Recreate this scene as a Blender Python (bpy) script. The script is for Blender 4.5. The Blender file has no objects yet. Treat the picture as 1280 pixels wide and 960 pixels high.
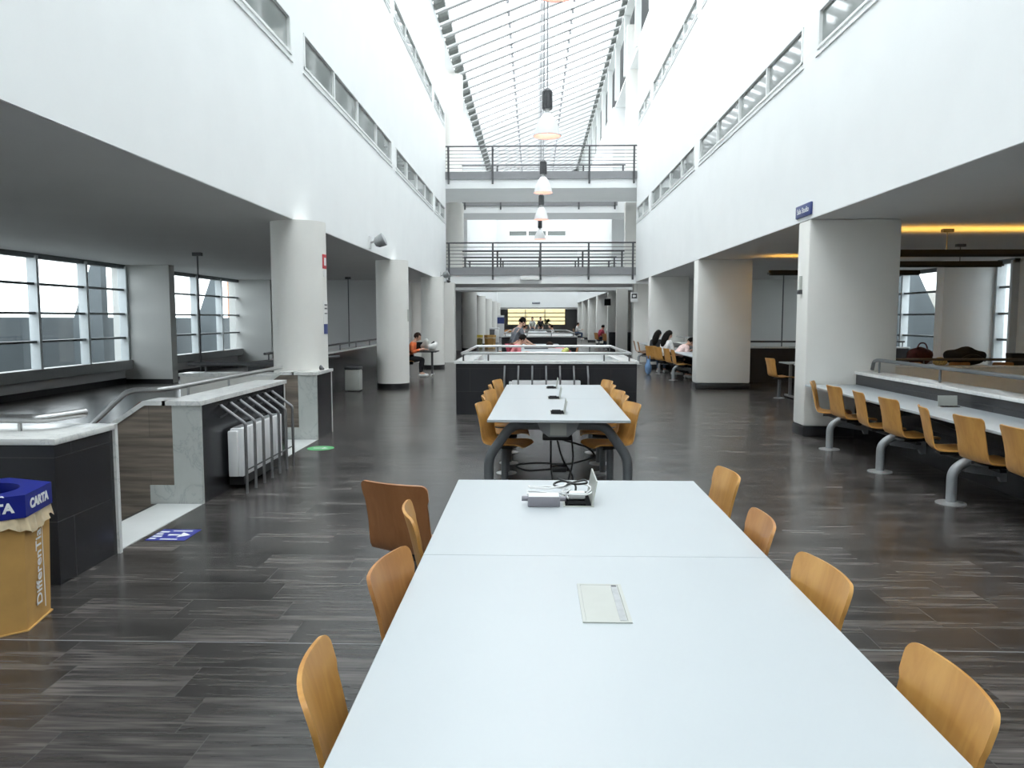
import bpy, bmesh, math, random
from mathutils import Vector, Matrix
random.seed(4)
PI = math.pi
R = math.radians
scene = bpy.context.scene
COL = scene.collection

# ------------------------------------------------------------------ materials
def new_mat(name):
    m = bpy.data.materials.new(name)
    m.use_nodes = True
    nt = m.node_tree
    b = nt.nodes['Principled BSDF']
    return m, nt, b

def plain(name, c, rough=.5, metal=0.0, spec=.5, noise=0.0, nscale=8.0, emit=None, es=0.0, coat=0.0):
    m, nt, b = new_mat(name)
    b.inputs['Roughness'].default_value = rough
    b.inputs['Metallic'].default_value = metal
    b.inputs['Specular IOR Level'].default_value = spec
    if coat:
        b.inputs['Coat Weight'].default_value = coat
    if noise > 0:
        tc = nt.nodes.new('ShaderNodeNewGeometry')
        n = nt.nodes.new('ShaderNodeTexNoise')
        n.inputs['Scale'].default_value = nscale
        n.inputs['Detail'].default_value = 4
        nt.links.new(tc.outputs['Position'], n.inputs['Vector'])
        r = nt.nodes.new('ShaderNodeValToRGB')
        r.color_ramp.elements[0].position = .3
        r.color_ramp.elements[1].position = .7
        r.color_ramp.elements[0].color = tuple(v*(1-noise) for v in c[:3]) + (1,)
        r.color_ramp.elements[1].color = tuple(min(1, v*(1+noise)) for v in c[:3]) + (1,)
        nt.links.new(n.outputs['Fac'], r.inputs['Fac'])
        nt.links.new(r.outputs['Color'], b.inputs['Base Color'])
    else:
        b.inputs['Base Color'].default_value = tuple(c[:3]) + (1,)
    if emit:
        b.inputs['Emission Color'].default_value = tuple(emit) + (1,)
        b.inputs['Emission Strength'].default_value = es
    return m

def mapping(nt, scale, coord='pos', rot=(0, 0, 0)):
    if coord == 'pos':
        g = nt.nodes.new('ShaderNodeNewGeometry'); out = g.outputs['Position']
    else:
        g = nt.nodes.new('ShaderNodeTexCoord'); out = g.outputs['Object']
    mp = nt.nodes.new('ShaderNodeMapping')
    mp.inputs['Scale'].default_value = scale
    mp.inputs['Rotation'].default_value = rot
    nt.links.new(out, mp.inputs['Vector'])
    return mp.outputs['Vector']

def floor_material():
    m, nt, b = new_mat('floor_plank_tile')
    v0 = mapping(nt, (1, 1, 1))
    sx = nt.nodes.new('ShaderNodeSeparateXYZ'); nt.links.new(v0, sx.inputs[0])
    dv = nt.nodes.new('ShaderNodeMath'); dv.operation = 'DIVIDE'; dv.inputs[1].default_value = .29; nt.links.new(sx.outputs['Y'], dv.inputs[0])
    fl = nt.nodes.new('ShaderNodeMath'); fl.operation = 'FLOOR'; nt.links.new(dv.outputs[0], fl.inputs[0])
    ma = nt.nodes.new('ShaderNodeMath'); ma.operation = 'MULTIPLY_ADD'; ma.inputs[1].default_value = .143
    nt.links.new(fl.outputs[0], ma.inputs[0]); nt.links.new(sx.outputs['X'], ma.inputs[2])
    cx_ = nt.nodes.new('ShaderNodeCombineXYZ'); nt.links.new(ma.outputs[0], cx_.inputs['X']); nt.links.new(sx.outputs['Y'], cx_.inputs['Y'])
    v = cx_.outputs[0]
    br = nt.nodes.new('ShaderNodeTexBrick')
    br.offset = 0.0; br.offset_frequency = 2
    br.inputs['Scale'].default_value = 1
    br.inputs['Brick Width'].default_value = .60
    br.inputs['Row Height'].default_value = .29
    br.inputs['Mortar Size'].default_value = .0022
    br.inputs['Mortar Smooth'].default_value = .2
    br.inputs['Color1'].default_value = (0, 0, 0, 1)
    br.inputs['Color2'].default_value = (1, 1, 1, 1)
    br.inputs['Mortar'].default_value = (.5, .5, .5, 1)
    nt.links.new(v, br.inputs['Vector'])
    # grain streaks running along the plank
    off = nt.nodes.new('ShaderNodeVectorMath'); off.operation = 'MULTIPLY_ADD'
    nt.links.new(br.outputs['Color'], off.inputs[0])
    off.inputs[1].default_value = (7, 3, 5)
    nt.links.new(v, off.inputs[2])
    mp = nt.nodes.new('ShaderNodeMapping'); mp.inputs['Scale'].default_value = (1.0, 9, 1)
    nt.links.new(off.outputs[0], mp.inputs['Vector'])
    n = nt.nodes.new('ShaderNodeTexNoise'); n.inputs['Scale'].default_value = 1.0
    n.inputs['Detail'].default_value = 5; n.inputs['Roughness'].default_value = .55; n.inputs['Distortion'].default_value = .25
    nt.links.new(mp.outputs[0], n.inputs['Vector'])
    mp2 = nt.nodes.new('ShaderNodeMapping'); mp2.inputs['Scale'].default_value = (3.0, 46, 1)
    nt.links.new(off.outputs[0], mp2.inputs['Vector'])
    n2 = nt.nodes.new('ShaderNodeTexNoise'); n2.inputs['Scale'].default_value = 1.0; n2.inputs['Detail'].default_value = 4
    nt.links.new(mp2.outputs[0], n2.inputs['Vector'])
    avg = nt.nodes.new('ShaderNodeMix'); avg.data_type = 'FLOAT'; avg.inputs[0].default_value = .42
    nt.links.new(n.outputs['Fac'], avg.inputs[2]); nt.links.new(n2.outputs['Fac'], avg.inputs[3])
    ramp = nt.nodes.new('ShaderNodeValToRGB')
    e = ramp.color_ramp.elements
    e[0].position = .34; e[0].color = (.020, .018, .018, 1)
    e[1].position = .68; e[1].color = (.135, .120, .112, 1)
    k = e.new(.5); k.color = (.048, .043, .041, 1)
    nt.links.new(avg.outputs[0], ramp.inputs['Fac'])
    mul = nt.nodes.new('ShaderNodeMix'); mul.data_type = 'RGBA'; mul.blend_type = 'MULTIPLY'
    mul.inputs[0].default_value = 1
    rr = nt.nodes.new('ShaderNodeMapRange')
    rr.inputs['To Min'].default_value = .68; rr.inputs['To Max'].default_value = 1.36
    nt.links.new(br.outputs['Color'], rr.inputs['Value'])
    nt.links.new(ramp.outputs['Color'], mul.inputs[6]); nt.links.new(rr.outputs['Result'], mul.inputs[7])
    mx = nt.nodes.new('ShaderNodeMix'); mx.data_type = 'RGBA'
    nt.links.new(br.outputs['Fac'], mx.inputs[0])
    nt.links.new(mul.outputs[2], mx.inputs[6]); mx.inputs[7].default_value = (.085, .08, .077, 1)
    nt.links.new(mx.outputs[2], b.inputs['Base Color'])
    r2 = nt.nodes.new('ShaderNodeMapRange')
    r2.inputs['To Min'].default_value = .19; r2.inputs['To Max'].default_value = .30
    nt.links.new(n.outputs['Fac'], r2.inputs['Value'])
    nt.links.new(r2.outputs['Result'], b.inputs['Roughness'])
    bump = nt.nodes.new('ShaderNodeBump'); bump.inputs['Strength'].default_value = .12; bump.inputs['Distance'].default_value = .004
    nt.links.new(n.outputs['Fac'], bump.inputs['Height']); nt.links.new(bump.outputs[0], b.inputs['Normal'])
    return m

def tile_material(name, c, joint, w, h, rough, axis='y', streak=0.0, c2=None):
    """wall tile: joints laid out along the wall's own length (world y or x) and height"""
    m, nt, b = new_mat(name)
    g = nt.nodes.new('ShaderNodeNewGeometry')
    sp = nt.nodes.new('ShaderNodeSeparateXYZ'); nt.links.new(g.outputs['Position'], sp.inputs[0])
    ad = nt.nodes.new('ShaderNodeMath'); ad.operation = 'ADD'
    nt.links.new(sp.outputs['X'], ad.inputs[0]); nt.links.new(sp.outputs['Y'], ad.inputs[1])
    cb = nt.nodes.new('ShaderNodeCombineXYZ')
    nt.links.new(ad.outputs[0], cb.inputs['X']); nt.links.new(sp.outputs['Z'], cb.inputs['Y'])
    br = nt.nodes.new('ShaderNodeTexBrick')
    br.inputs['Scale'].default_value = 1
    br.inputs['Brick Width'].default_value = w; br.inputs['Row Height'].default_value = h
    br.inputs['Mortar Size'].default_value = .003
    c2 = c2 or tuple(v*1.35 for v in c)
    br.inputs['Color1'].default_value = tuple(c)+(1,); br.inputs['Color2'].default_value = tuple(c2)+(1,)
    br.inputs['Mortar'].default_value = tuple(joint)+(1,)
    nt.links.new(cb.outputs[0], br.inputs['Vector'])
    if streak:
        mp = nt.nodes.new('ShaderNodeMapping'); mp.inputs['Scale'].default_value = (1.5, 22, 1)
        nt.links.new(cb.outputs[0], mp.inputs['Vector'])
        n = nt.nodes.new('ShaderNodeTexNoise'); n.inputs['Scale'].default_value = 1; n.inputs['Detail'].default_value = 6
        nt.links.new(mp.outputs[0], n.inputs['Vector'])
        rr = nt.nodes.new('ShaderNodeMapRange'); rr.inputs['From Min'].default_value = .3; rr.inputs['From Max'].default_value = .7
        rr.inputs['To Min'].default_value = 1-streak; rr.inputs['To Max'].default_value = 1+streak
        nt.links.new(n.outputs['Fac'], rr.inputs['Value'])
        mul = nt.nodes.new('ShaderNodeMix'); mul.data_type = 'RGBA'; mul.blend_type = 'MULTIPLY'; mul.inputs[0].default_value = 1
        nt.links.new(br.outputs['Color'], mul.inputs[6]); nt.links.new(rr.outputs['Result'], mul.inputs[7])
        nt.links.new(mul.outputs[2], b.inputs['Base Color'])
    else:
        nt.links.new(br.outputs['Color'], b.inputs['Base Color'])
    b.inputs['Roughness'].default_value = rough
    return m

def marble_material(name, base=(.78, .78, .76), vein=(.60, .61, .61)):
    m, nt, b = new_mat(name)
    v = mapping(nt, (2.2, 2.2, 1.6), rot=(.5, .7, .3))
    n = nt.nodes.new('ShaderNodeTexNoise'); n.inputs['Scale'].default_value = 1.6; n.inputs['Detail'].default_value = 8
    n.inputs['Roughness'].default_value = .6; n.inputs['Distortion'].default_value = 1.4
    nt.links.new(v, n.inputs['Vector'])
    rp = nt.nodes.new('ShaderNodeValToRGB'); e = rp.color_ramp.elements
    e[0].position = .30; e[0].color = tuple(base)+(1,)
    e[1].position = .62; e[1].color = tuple(base)+(1,)
    k = e.new(.485); k.color = tuple(v_*.95 for v_ in base)+(1,)
    k = e.new(.505); k.color = tuple(vein)+(1,)
    k = e.new(.53); k.color = tuple(v_*.94 for v_ in base)+(1,)
    nt.links.new(n.outputs['Fac'], rp.inputs['Fac']); nt.links.new(rp.outputs['Color'], b.inputs['Base Color'])
    b.inputs['Roughness'].default_value = .22
    return m

def wood_material(name, c1, c2, rough=.38):
    m, nt, b = new_mat(name)
    v = mapping(nt, (9, 9, 1.4), 'obj', rot=(.05, .1, 0))
    n = nt.nodes.new('ShaderNodeTexNoise'); n.inputs['Scale'].default_value = 2.2; n.inputs['Detail'].default_value = 5
    n.inputs['Distortion'].default_value = .8
    nt.links.new(v, n.inputs['Vector'])
    rp = nt.nodes.new('ShaderNodeValToRGB'); e = rp.color_ramp.elements
    e[0].position = .3; e[0].color = tuple(c1)+(1,); e[1].position = .72; e[1].color = tuple(c2)+(1,)
    nt.links.new(n.outputs['Fac'], rp.inputs['Fac']); nt.links.new(rp.outputs['Color'], b.inputs['Base Color'])
    b.inputs['Roughness'].default_value = rough
    return m

def glass_material(name, tint=(1, 1, 1), gloss=.07, milky=0.0):
    m, nt, b = new_mat(name)
    out = nt.nodes['Material Output']; nt.nodes.remove(b)
    tr = nt.nodes.new('ShaderNodeBsdfTransparent'); tr.inputs['Color'].default_value = tuple(tint)+(1,)
    gl = nt.nodes.new('ShaderNodeBsdfGlossy'); gl.inputs['Roughness'].default_value = .03
    mx = nt.nodes.new('ShaderNodeMixShader'); mx.inputs[0].default_value = gloss
    nt.links.new(tr.outputs[0], mx.inputs[1]); nt.links.new(gl.outputs[0], mx.inputs[2])
    last = mx
    if milky:
        tl = nt.nodes.new('ShaderNodeBsdfTranslucent'); tl.inputs['Color'].default_value = (.95, .97, .97, 1)
        m2 = nt.nodes.new('ShaderNodeMixShader'); m2.inputs[0].default_value = milky
        nt.links.new(mx.outputs[0], m2.inputs[1]); nt.links.new(tl.outputs[0], m2.inputs[2]); last = m2
    nt.links.new(last.outputs[0], out.inputs['Surface'])
    return m

M = {}
M['floor'] = floor_material()
M['wall'] = plain('white_wall_paint', (.90, .91, .91), .6, noise=.015, nscale=1.5)
M['soffit'] = plain('shade_greyed_ceiling_paint', (.60, .60, .60), .7, noise=.02, nscale=1.2)  # white ceiling greyed, its dim light put into the colour
M['pillar'] = plain('white_pillar_paint', (.82, .805, .765), .6, noise=.02, nscale=2)
M['greywall'] = plain('grey_wall_paint', (.55, .55, .55), .6, noise=.03, nscale=1.5)
M['finwall'] = plain('pale_blue_grey_wall_paint', (.58, .585, .57), .55, noise=.02, nscale=1.5)
M['beige'] = plain('pale_beige_plaster', (.74, .73, .69), .6, noise=.03)
M['dado'] = plain('dark_dado_paint', (.035, .035, .04), .45, noise=.1)
M['blacktile'] = tile_material('black_wall_tile', (.016, .016, .019), (.045, .045, .045), 1.2, .40, .26)
M['woodtile'] = tile_material('brown_wood_look_tile', (.17, .14, .115), (.14, .12, .10), 1.3, .3, .4, streak=.45)
M['marble'] = marble_material('white_marble')
M['greymarble'] = marble_material('grey_marble', (.52, .54, .52), (.40, .42, .42))
M['skirt'] = plain('black_skirting', (.018, .018, .02), .35, noise=.1)
M['steel'] = plain('brushed_steel', (.50, .50, .50), .32, .9, noise=.06, nscale=30)
M['darksteel'] = plain('dark_painted_steel', (.09, .09, .095), .4, .3, noise=.08, nscale=20)
M['black'] = plain('black_plastic', (.012, .012, .013), .4, noise=.1)
M['blackcloth'] = plain('black_cloth', (.014, .014, .017), .9, noise=.35, nscale=20)
M['maroon'] = plain('dark_red_cloth', (.06, .012, .014), .9, noise=.3, nscale=20)
M['laminate'] = plain('pale_blue_white_laminate', (.47, .50, .52), .30, noise=.012, nscale=2)
M['legmetal'] = plain('grey_leg_enamel', (.15, .16, .17), .38, .2, noise=.05, nscale=15)
M['postmetal'] = plain('mid_grey_post_enamel', (.30, .31, .32), .35, .2, noise=.05, nscale=15)
M['plate'] = plain('pale_steel_plate', (.62, .62, .62), .3, .7, noise=.05, nscale=20)
M['wood'] = wood_material('beech_plywood', (.50, .235, .055), (.64, .34, .095))
M['woodred'] = wood_material('reddish_plywood', (.40, .17, .05), (.52, .25, .08))
M['woodshade'] = wood_material('shaded_plywood', (.30, .12, .045), (.38, .165, .065))  # plywood darkened: shade on the turned chair's back put into the colour
M['whiteplastic'] = plain('white_plastic', (.80, .80, .80), .4, noise=.02)
M['boxgrey'] = plain('pale_grey_power_box', (.47, .48, .445), .4, noise=.03)
M['alu'] = plain('silver_lid_strip', (.40, .41, .42), .35, .6, noise=.1, nscale=40)
M['mauvegrey'] = plain('grey_adapter_plastic', (.25, .24, .27), .45, noise=.05)
M['radiator'] = plain('white_radiator_enamel', (.82, .82, .83), .35, noise=.015)
M['cardboard'] = plain('tan_cardboard', (.55, .315, .095), .7, noise=.12, nscale=5)
M['bag'] = plain('cloudy_bin_liner', (.62, .50, .33), .35, noise=.2, nscale=15)
M['bluelid'] = plain('blue_card', (.004, .012, .22), .45, noise=.08)
M['yellowlid'] = plain('yellow_card', (.60, .45, .05), .5, noise=.08)
M['olive'] = plain('olive_card', (.16, .13, .04), .6, noise=.15)
M['white'] = plain('white_print', (.85, .85, .85), .6, noise=.01)
M['navy'] = plain('navy_sign_face', (.035, .055, .20), .4, noise=.05)
M['stickerblue'] = plain('blue_floor_sticker_film', (.035, .045, .30), .4, noise=.1)
M['stickergreen'] = plain('green_floor_sticker_film', (.10, .42, .15), .4, noise=.12)
M['red'] = plain('red_sign_face', (.55, .04, .05), .45, noise=.05)
M['skylightglass'] = glass_material('skylight_glass', (.97, .99, .99), .04)
M['winglass'] = glass_material('window_glass', (.90, .93, .935), .06)
M['strip'] = plain('grey_reflective_pane', (.26, .28, .27), .05, 0, .6, noise=.05, nscale=1.0, coat=.3)
M['frame'] = plain('window_frame_grey', (.58, .62, .64), .4, .2, noise=.03)
M['sillgrey'] = plain('mid_grey_sill', (.30, .31, .31), .5, noise=.04)
M['thresh'] = plain('white_stone_threshold', (.70, .71, .70), .3, noise=.04, nscale=3)
M['transom'] = plain('transom_dark_grey', (.16, .18, .19), .4, .3, noise=.05)
M['whiteframe'] = plain('white_frame_enamel', (.82, .83, .82), .4, noise=.01)
M['beamgrey'] = plain('grey_steel_beam', (.26, .26, .27), .45, .1, noise=.03)
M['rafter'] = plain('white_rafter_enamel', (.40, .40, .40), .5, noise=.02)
M['bracket'] = plain('dark_rafter_shoe', (.13, .14, .13), .5, noise=.2, nscale=10)
M['lampshade'] = plain('white_lamp_shade', (.80, .80, .80), .35, noise=.01)
M['lampinner'] = plain('salmon_lamp_lining', (.95, .60, .54), .4, noise=.03)
M['slate'] = plain('slate_outdoor_wall', (.075, .09, .10), .6, noise=.12, nscale=.6)
M['palewall'] = plain('pale_outdoor_wall', (.62, .60, .55), .7, noise=.05)
M['yellowwall'] = plain('yellow_outdoor_wall', (.40, .31, .15), .7, noise=.08)
M['brick'] = tile_material('orange_brick', (.42, .16, .07), (.5, .45, .38), .26, .075, .8)
M['paving'] = plain('pale_outdoor_paving', (.40, .40, .38), .8, noise=.1)
M['warmtube'] = plain('warm_lit_tube', (.9, .7, .3), .5, noise=.01, emit=(1.0, .52, .08), es=36)
M['litbulb'] = plain('lit_bulb', (.9, .8, .75), .5, noise=.01, emit=(1.0, .70, .60), es=14)
M['barsteel'] = plain('shaded_steel_bar', (.24, .24, .245), .36, .7, noise=.06, nscale=30)  # steel darkened, the shade on the guard bars put into the colour
M['matteblack'] = plain('matte_black_well', (.010, .010, .011), .95, 0, .1, noise=.1)
M['screen'] = plain('dark_screen', (.01, .012, .014), .15, noise=.05)
M['paper'] = plain('white_paper', (.82, .82, .80), .7, noise=.02)
M['skin'] = plain('skin', (.62, .36, .26), .5, noise=.06, nscale=12)
M['hairblack'] = plain('black_hair', (.009, .007, .006), .8, 0, .15, noise=.4, nscale=40)
M['hairbrown'] = plain('dark_brown_hair', (.03, .015, .010), .8, 0, .15, noise=.4, nscale=40)
M['green'] = plain('plant_green', (.03, .07, .02), .6, noise=.3, nscale=20)
M['denimbag'] = plain('blue_bag_cloth', (.16, .28, .48), .8, noise=.15, nscale=15)
for nm, c in dict(orange=(.72, .16, .05), blackwear=(.015, .015, .018), greywear=(.13, .14, .16), pink=(.72, .22, .25), palepink=(.80, .60, .58),
                  whitewear=(.80, .78, .77), maroonwear=(.32, .03, .06), camo=(.22, .22, .18), denim=(.06, .09, .15),
                  sneaker=(.75, .75, .74), tealwear=(.10, .30, .24), redshorts=(.50, .06, .10)).items():
    M[nm] = plain(nm + '_cloth', c, .85, noise=.18, nscale=14)

# ------------------------------------------------------------------ mesh building
class MB:
    def __init__(s):
        s.bm = bmesh.new()
    def box(s, x0, x1, y0, y1, z0, z1, bevel=0, seg=2):
        t = bmesh.new()
        bmesh.ops.create_cube(t, size=1)
        for v in t.verts:
            v.co = Vector(((x0+x1)/2 + v.co.x*(x1-x0), (y0+y1)/2 + v.co.y*(y1-y0), (z0+z1)/2 + v.co.z*(z1-z0)))
        if bevel:
            bmesh.ops.bevel(t, geom=list(t.edges), offset=bevel, segments=seg, affect='EDGES', profile=.5)
        return s.merge(t)
    def merge(s, t, mat=None):
        me = bpy.data.meshes.new('tmp'); t.to_mesh(me); t.free()
        if mat is not None:
            me.transform(mat)
        s.bm.from_mesh(me); bpy.data.meshes.remove(me)
        return s
    def mesh(s, me, mat=None):
        if mat is not None: me.transform(mat)
        s.bm.from_mesh(me); return s
    def tube(s, pts, r, seg=10, closed=False):
        pts = [Vector(p) for p in pts]
        rs = r if isinstance(r, (list, tuple)) else [r]*len(pts)
        n = len(pts); rings = []
        up = None
        for i in range(n):
            if closed:
                d = (pts[(i+1) % n]-pts[i-1]).normalized()
            else:
                d = (pts[min(i+1, n-1)]-pts[max(i-1, 0)]).normalized()
            if up is None:
                a = Vector((0, 0, 1)) if abs(d.z) < .9 else Vector((1, 0, 0))
                up = (a - d*a.dot(d)).normalized()
            else:
                up = (up - d*up.dot(d)).normalized()
            sd = d.cross(up)
            rings.append([s.bm.verts.new(pts[i] + (up*math.cos(2*PI*k/seg) + sd*math.sin(2*PI*k/seg))*rs[i]) for k in range(seg)])
        m = n if closed else n-1
        for i in range(m):
            a, b = rings[i], rings[(i+1) % n]
            for k in range(seg):
                s.bm.faces.new((a[k], a[(k+1) % seg], b[(k+1) % seg], b[k]))
        if not closed:
            s.bm.faces.new(list(reversed(rings[0]))); s.bm.faces.new(rings[-1])
        return s
    def lathe(s, prof, seg=24, c=(0, 0, 0), cap=True):
        rings = []
        for (r, z) in prof:
            rings.append([s.bm.verts.new((c[0]+r*math.cos(2*PI*k/seg), c[1]+r*math.sin(2*PI*k/seg), c[2]+z)) for k in range(seg)])
        for i in range(len(prof)-1):
            for k in range(seg):
                s.bm.faces.new((rings[i][k], rings[i][(k+1) % seg], rings[i+1][(k+1) % seg], rings[i+1][k]))
        if cap:
            s.bm.faces.new(list(reversed(rings[0]))); s.bm.faces.new(rings[-1])
        return s
    def prism(s, poly, axis, a, b):
        """poly: 2-D outline; axis 'y': poly=(x,z) extruded y a..b; 'x': poly=(y,z); 'z': poly=(x,y)"""
        def P(p, t):
            return (p[0], t, p[1]) if axis == 'y' else ((t, p[0], p[1]) if axis == 'x' else (p[0], p[1], t))
        A = [s.bm.verts.new(P(p, a)) for p in poly]; B = [s.bm.verts.new(P(p, b)) for p in poly]
        n = len(poly)
        for i in range(n):
            s.bm.faces.new((A[i], A[(i+1) % n], B[(i+1) % n], B[i]))
        s.bm.faces.new(list(reversed(A))); s.bm.faces.new(B)
        return s
    def ball(s, c, r, seg=16, rings=10):
        t = bmesh.new(); bmesh.ops.create_uvsphere(t, u_segments=seg, v_segments=rings, radius=1)
        rr = r if isinstance(r, (tuple, list)) else (r, r, r)
        for v in t.verts: v.co = Vector((c[0]+v.co.x*rr[0], c[1]+v.co.y*rr[1], c[2]+v.co.z*rr[2]))
        return s.merge(t)
    def build(s, name, mat, parent=None, loc=None, angle=40):
        bmesh.ops.recalc_face_normals(s.bm, faces=list(s.bm.faces))
        me = bpy.data.meshes.new(name); s.bm.to_mesh(me); s.bm.free()
        for p in me.polygons: p.use_smooth = True
        me.set_sharp_from_angle(angle=R(angle))
        me.materials.append(mat)
        o = bpy.data.objects.new(name, me); COL.objects.link(o)
        if parent: o.parent = parent
        if loc: o.location = loc
        return o

def bend(pts, rad, n=5):
    """round the inner corners of a polyline"""
    pts = [Vector(p) for p in pts]; out = [pts[0]]
    for i in range(1, len(pts)-1):
        a, b, c = pts[i-1], pts[i], pts[i+1]
        r = min(rad, (a-b).length*.49, (c-b).length*.49)
        p = b+(a-b).normalized()*r; q = b+(c-b).normalized()*r
        for k in range(n+1):
            t = k/n; out.append(p*(1-t)**2 + b*2*t*(1-t) + q*t*t)
    out.append(pts[-1]); return out

def tag(o, label=None, cat=None, group=None, kind=None):
    if label: o['label'] = label
    if cat: o['category'] = cat
    if group: o['group'] = group
    if kind: o['kind'] = kind
    return o
def empty(name, loc=(0, 0, 0), rz=0):
    o = bpy.data.objects.new(name, None); o.empty_display_size = .1
    COL.objects.link(o); o.location = loc; o.rotation_euler = (0, 0, rz); return o
def struct(name, mb, mat, parent=None, label=None):
    o = mb.build(name, mat, parent)
    if not parent: o['kind'] = 'structure'
    if label: o['label'] = label
    return o
def copy_tree(o, parent=None):
    c = o.copy(); COL.objects.link(c)
    if parent: c.parent = parent
    for ch in list(o.children): copy_tree(ch, c)
    return c
def lettering(name, body, size, mat, parent, origin, xdir, n, bold=.012, align='CENTER', stretch=1.0):
    cu = bpy.data.curves.new(name, 'FONT'); cu.body = body; cu.size = size; cu.extrude = .0008
    cu.offset = bold*size; cu.align_x = align; cu.align_y = 'CENTER'
    tmp = bpy.data.objects.new('tmp', cu); COL.objects.link(tmp)
    bpy.context.view_layer.update()
    me = bpy.data.meshes.new_from_object(tmp.evaluated_get(bpy.context.evaluated_depsgraph_get()))
    bpy.data.objects.remove(tmp); bpy.data.curves.remove(cu)
    x = Vector(xdir).normalized(); n = Vector(n).normalized(); y = n.cross(x)
    m = Matrix(((x.x, y.x, n.x, origin[0]), (x.y, y.y, n.y, origin[1]), (x.z, y.z, n.z, origin[2]), (0, 0, 0, 1)))
    me.transform(Matrix.Diagonal((stretch, 1, 1, 1))); me.transform(m)
    me.name = name; me.materials.clear(); me.materials.append(mat)
    o = bpy.data.objects.new(name, me); COL.objects.link(o)
    if parent: o.parent = parent
    return o

# ------------------------------------------------------------------ plan
XL, XR = -3.3, 3.75           # faces of the two long atrium walls
CZ = 3.0                      # underside of the side ceilings
WL, WR = -10.5, 10.9          # outside window walls
YB = -7.0                     # wall behind the camera
YE = 68.0                     # end of the atrium
HOLES = [(-5.0, -3.35, 5.25, 10.9), (4.75, 10.0, 1.0, 14.0)]

# floor, cut round the two stair wells
xs = sorted({-11.0, 11.4} | {h[0] for h in HOLES} | {h[1] for h in HOLES})
ys = sorted({YB-.3, 80.0} | {h[2] for h in HOLES} | {h[3] for h in HOLES})
f = MB()
for i in range(len(xs)-1):
    for j in range(len(ys)-1):
        cx, cy = (xs[i]+xs[i+1])/2, (ys[j]+ys[j+1])/2
        if any(h[0] < cx < h[1] and h[2] < cy < h[3] for h in HOLES): continue
        f.box(xs[i], xs[i+1], ys[j], ys[j+1], -.25, 0)
bmesh.ops.remove_doubles(f.bm, verts=list(f.bm.verts), dist=1e-5)
struct('floor', f, M['floor'])
# lower level under the wells
b = MB()
for (x0, x1, y0, y1) in HOLES:
    b.box(x0-.2, x1+.2, y0-.2, y1+.2, -2.9, -2.7)
struct('floor_lower', b, M['beige'])
b = MB()
for (x0, x1, y0, y1) in HOLES:
    b.box(x0-.15, x0, y0-.15, y1+.15, -2.7, -.25); b.box(x1, x1+.15, y0-.15, y1+.15, -2.7, -.25)
    b.box(x0, x1, y0-.15, y0, -2.7, -.25); b.box(x0, x1, y1, y1+.15, -2.7, -.25)
struct('wall_lower', b, M['beige'])

# long atrium walls over the side aisles, with slots for the strip windows
BAYS = [(3.5, 10.65), (11.23, 18.0), (18.55, 25.2), (25.75, 28.7)]
def long_wall(name, xa, xb, top):
    w = MB()
    for (y0, y1) in ((YB, 28.9), (38.0, YE)):
        bays = BAYS if y0 < 0 else []
        zs = [CZ, 5.2, 5.7, 8.65, 9.1, top]
        for k in range(5):
            z0, z1 = zs[k], zs[k+1]
            if k in (1, 3) and bays:
                y = y0
                for (a, c) in bays:
                    w.box(xa, xb, y, a, z0, z1); y = c
                w.box(xa, xb, y, y1, z0, z1)
            else:
                w.box(xa, xb, y0, y1, z0, z1)
    bmesh.ops.remove_doubles(w.bm, verts=list(w.bm.verts), dist=1e-5)
    return struct(name, w, M['wall'])
long_wall('wall_left', XL-.35, XL, 11.7)
long_wall('wall_right', XR, XR+.35, 11.75)
# recessed walls at the bridges
struct('wall_left', MB().box(-4.9, -4.6, 28.6, 39.4, 0, 12), M['greywall'])
struct('wall_right', MB().box(4.9, 5.2, 28.6, 39.4, 0, 14.6), M['greywall'])
for nm, x0, x1 in (('wall_left', -4.9, XL-.35), ('wall_right', XR+.35, 5.2)):
    b = MB(); b.box(x0, x1, 28.6, 28.9, CZ+.2, 12); b.box(x0, x1, 38.0, 38.3, CZ+.2, 12)
    struct(nm, b, M['wall'])
# piers carrying the first bridge and ends of the recess
struct('pillar', MB().box(-4.6, -2.98, 28.75, 29.2, 0, CZ-.02), M['pillar'])
struct('pillar', MB().box(XR, 4.9, 29.3, 29.75, 0, CZ-.02), M['pillar'])
struct('pillar', MB().box(XR, 4.25, 35.3, 35.75, 0, CZ-.02), M['pillar'])

# side ceilings
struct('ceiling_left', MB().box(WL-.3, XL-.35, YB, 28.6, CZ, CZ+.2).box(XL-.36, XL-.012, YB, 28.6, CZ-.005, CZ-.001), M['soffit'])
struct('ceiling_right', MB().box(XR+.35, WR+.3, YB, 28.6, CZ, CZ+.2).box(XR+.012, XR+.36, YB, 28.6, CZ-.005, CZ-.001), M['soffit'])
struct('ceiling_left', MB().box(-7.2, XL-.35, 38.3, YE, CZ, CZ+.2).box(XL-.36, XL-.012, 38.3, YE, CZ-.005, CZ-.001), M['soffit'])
struct('ceiling_right', MB().box(XR+.35, 7.6, 38.3, YE, CZ, CZ+.2).box(XR+.012, XR+.36, 38.3, YE, CZ-.005, CZ-.001), M['soffit'])

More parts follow.
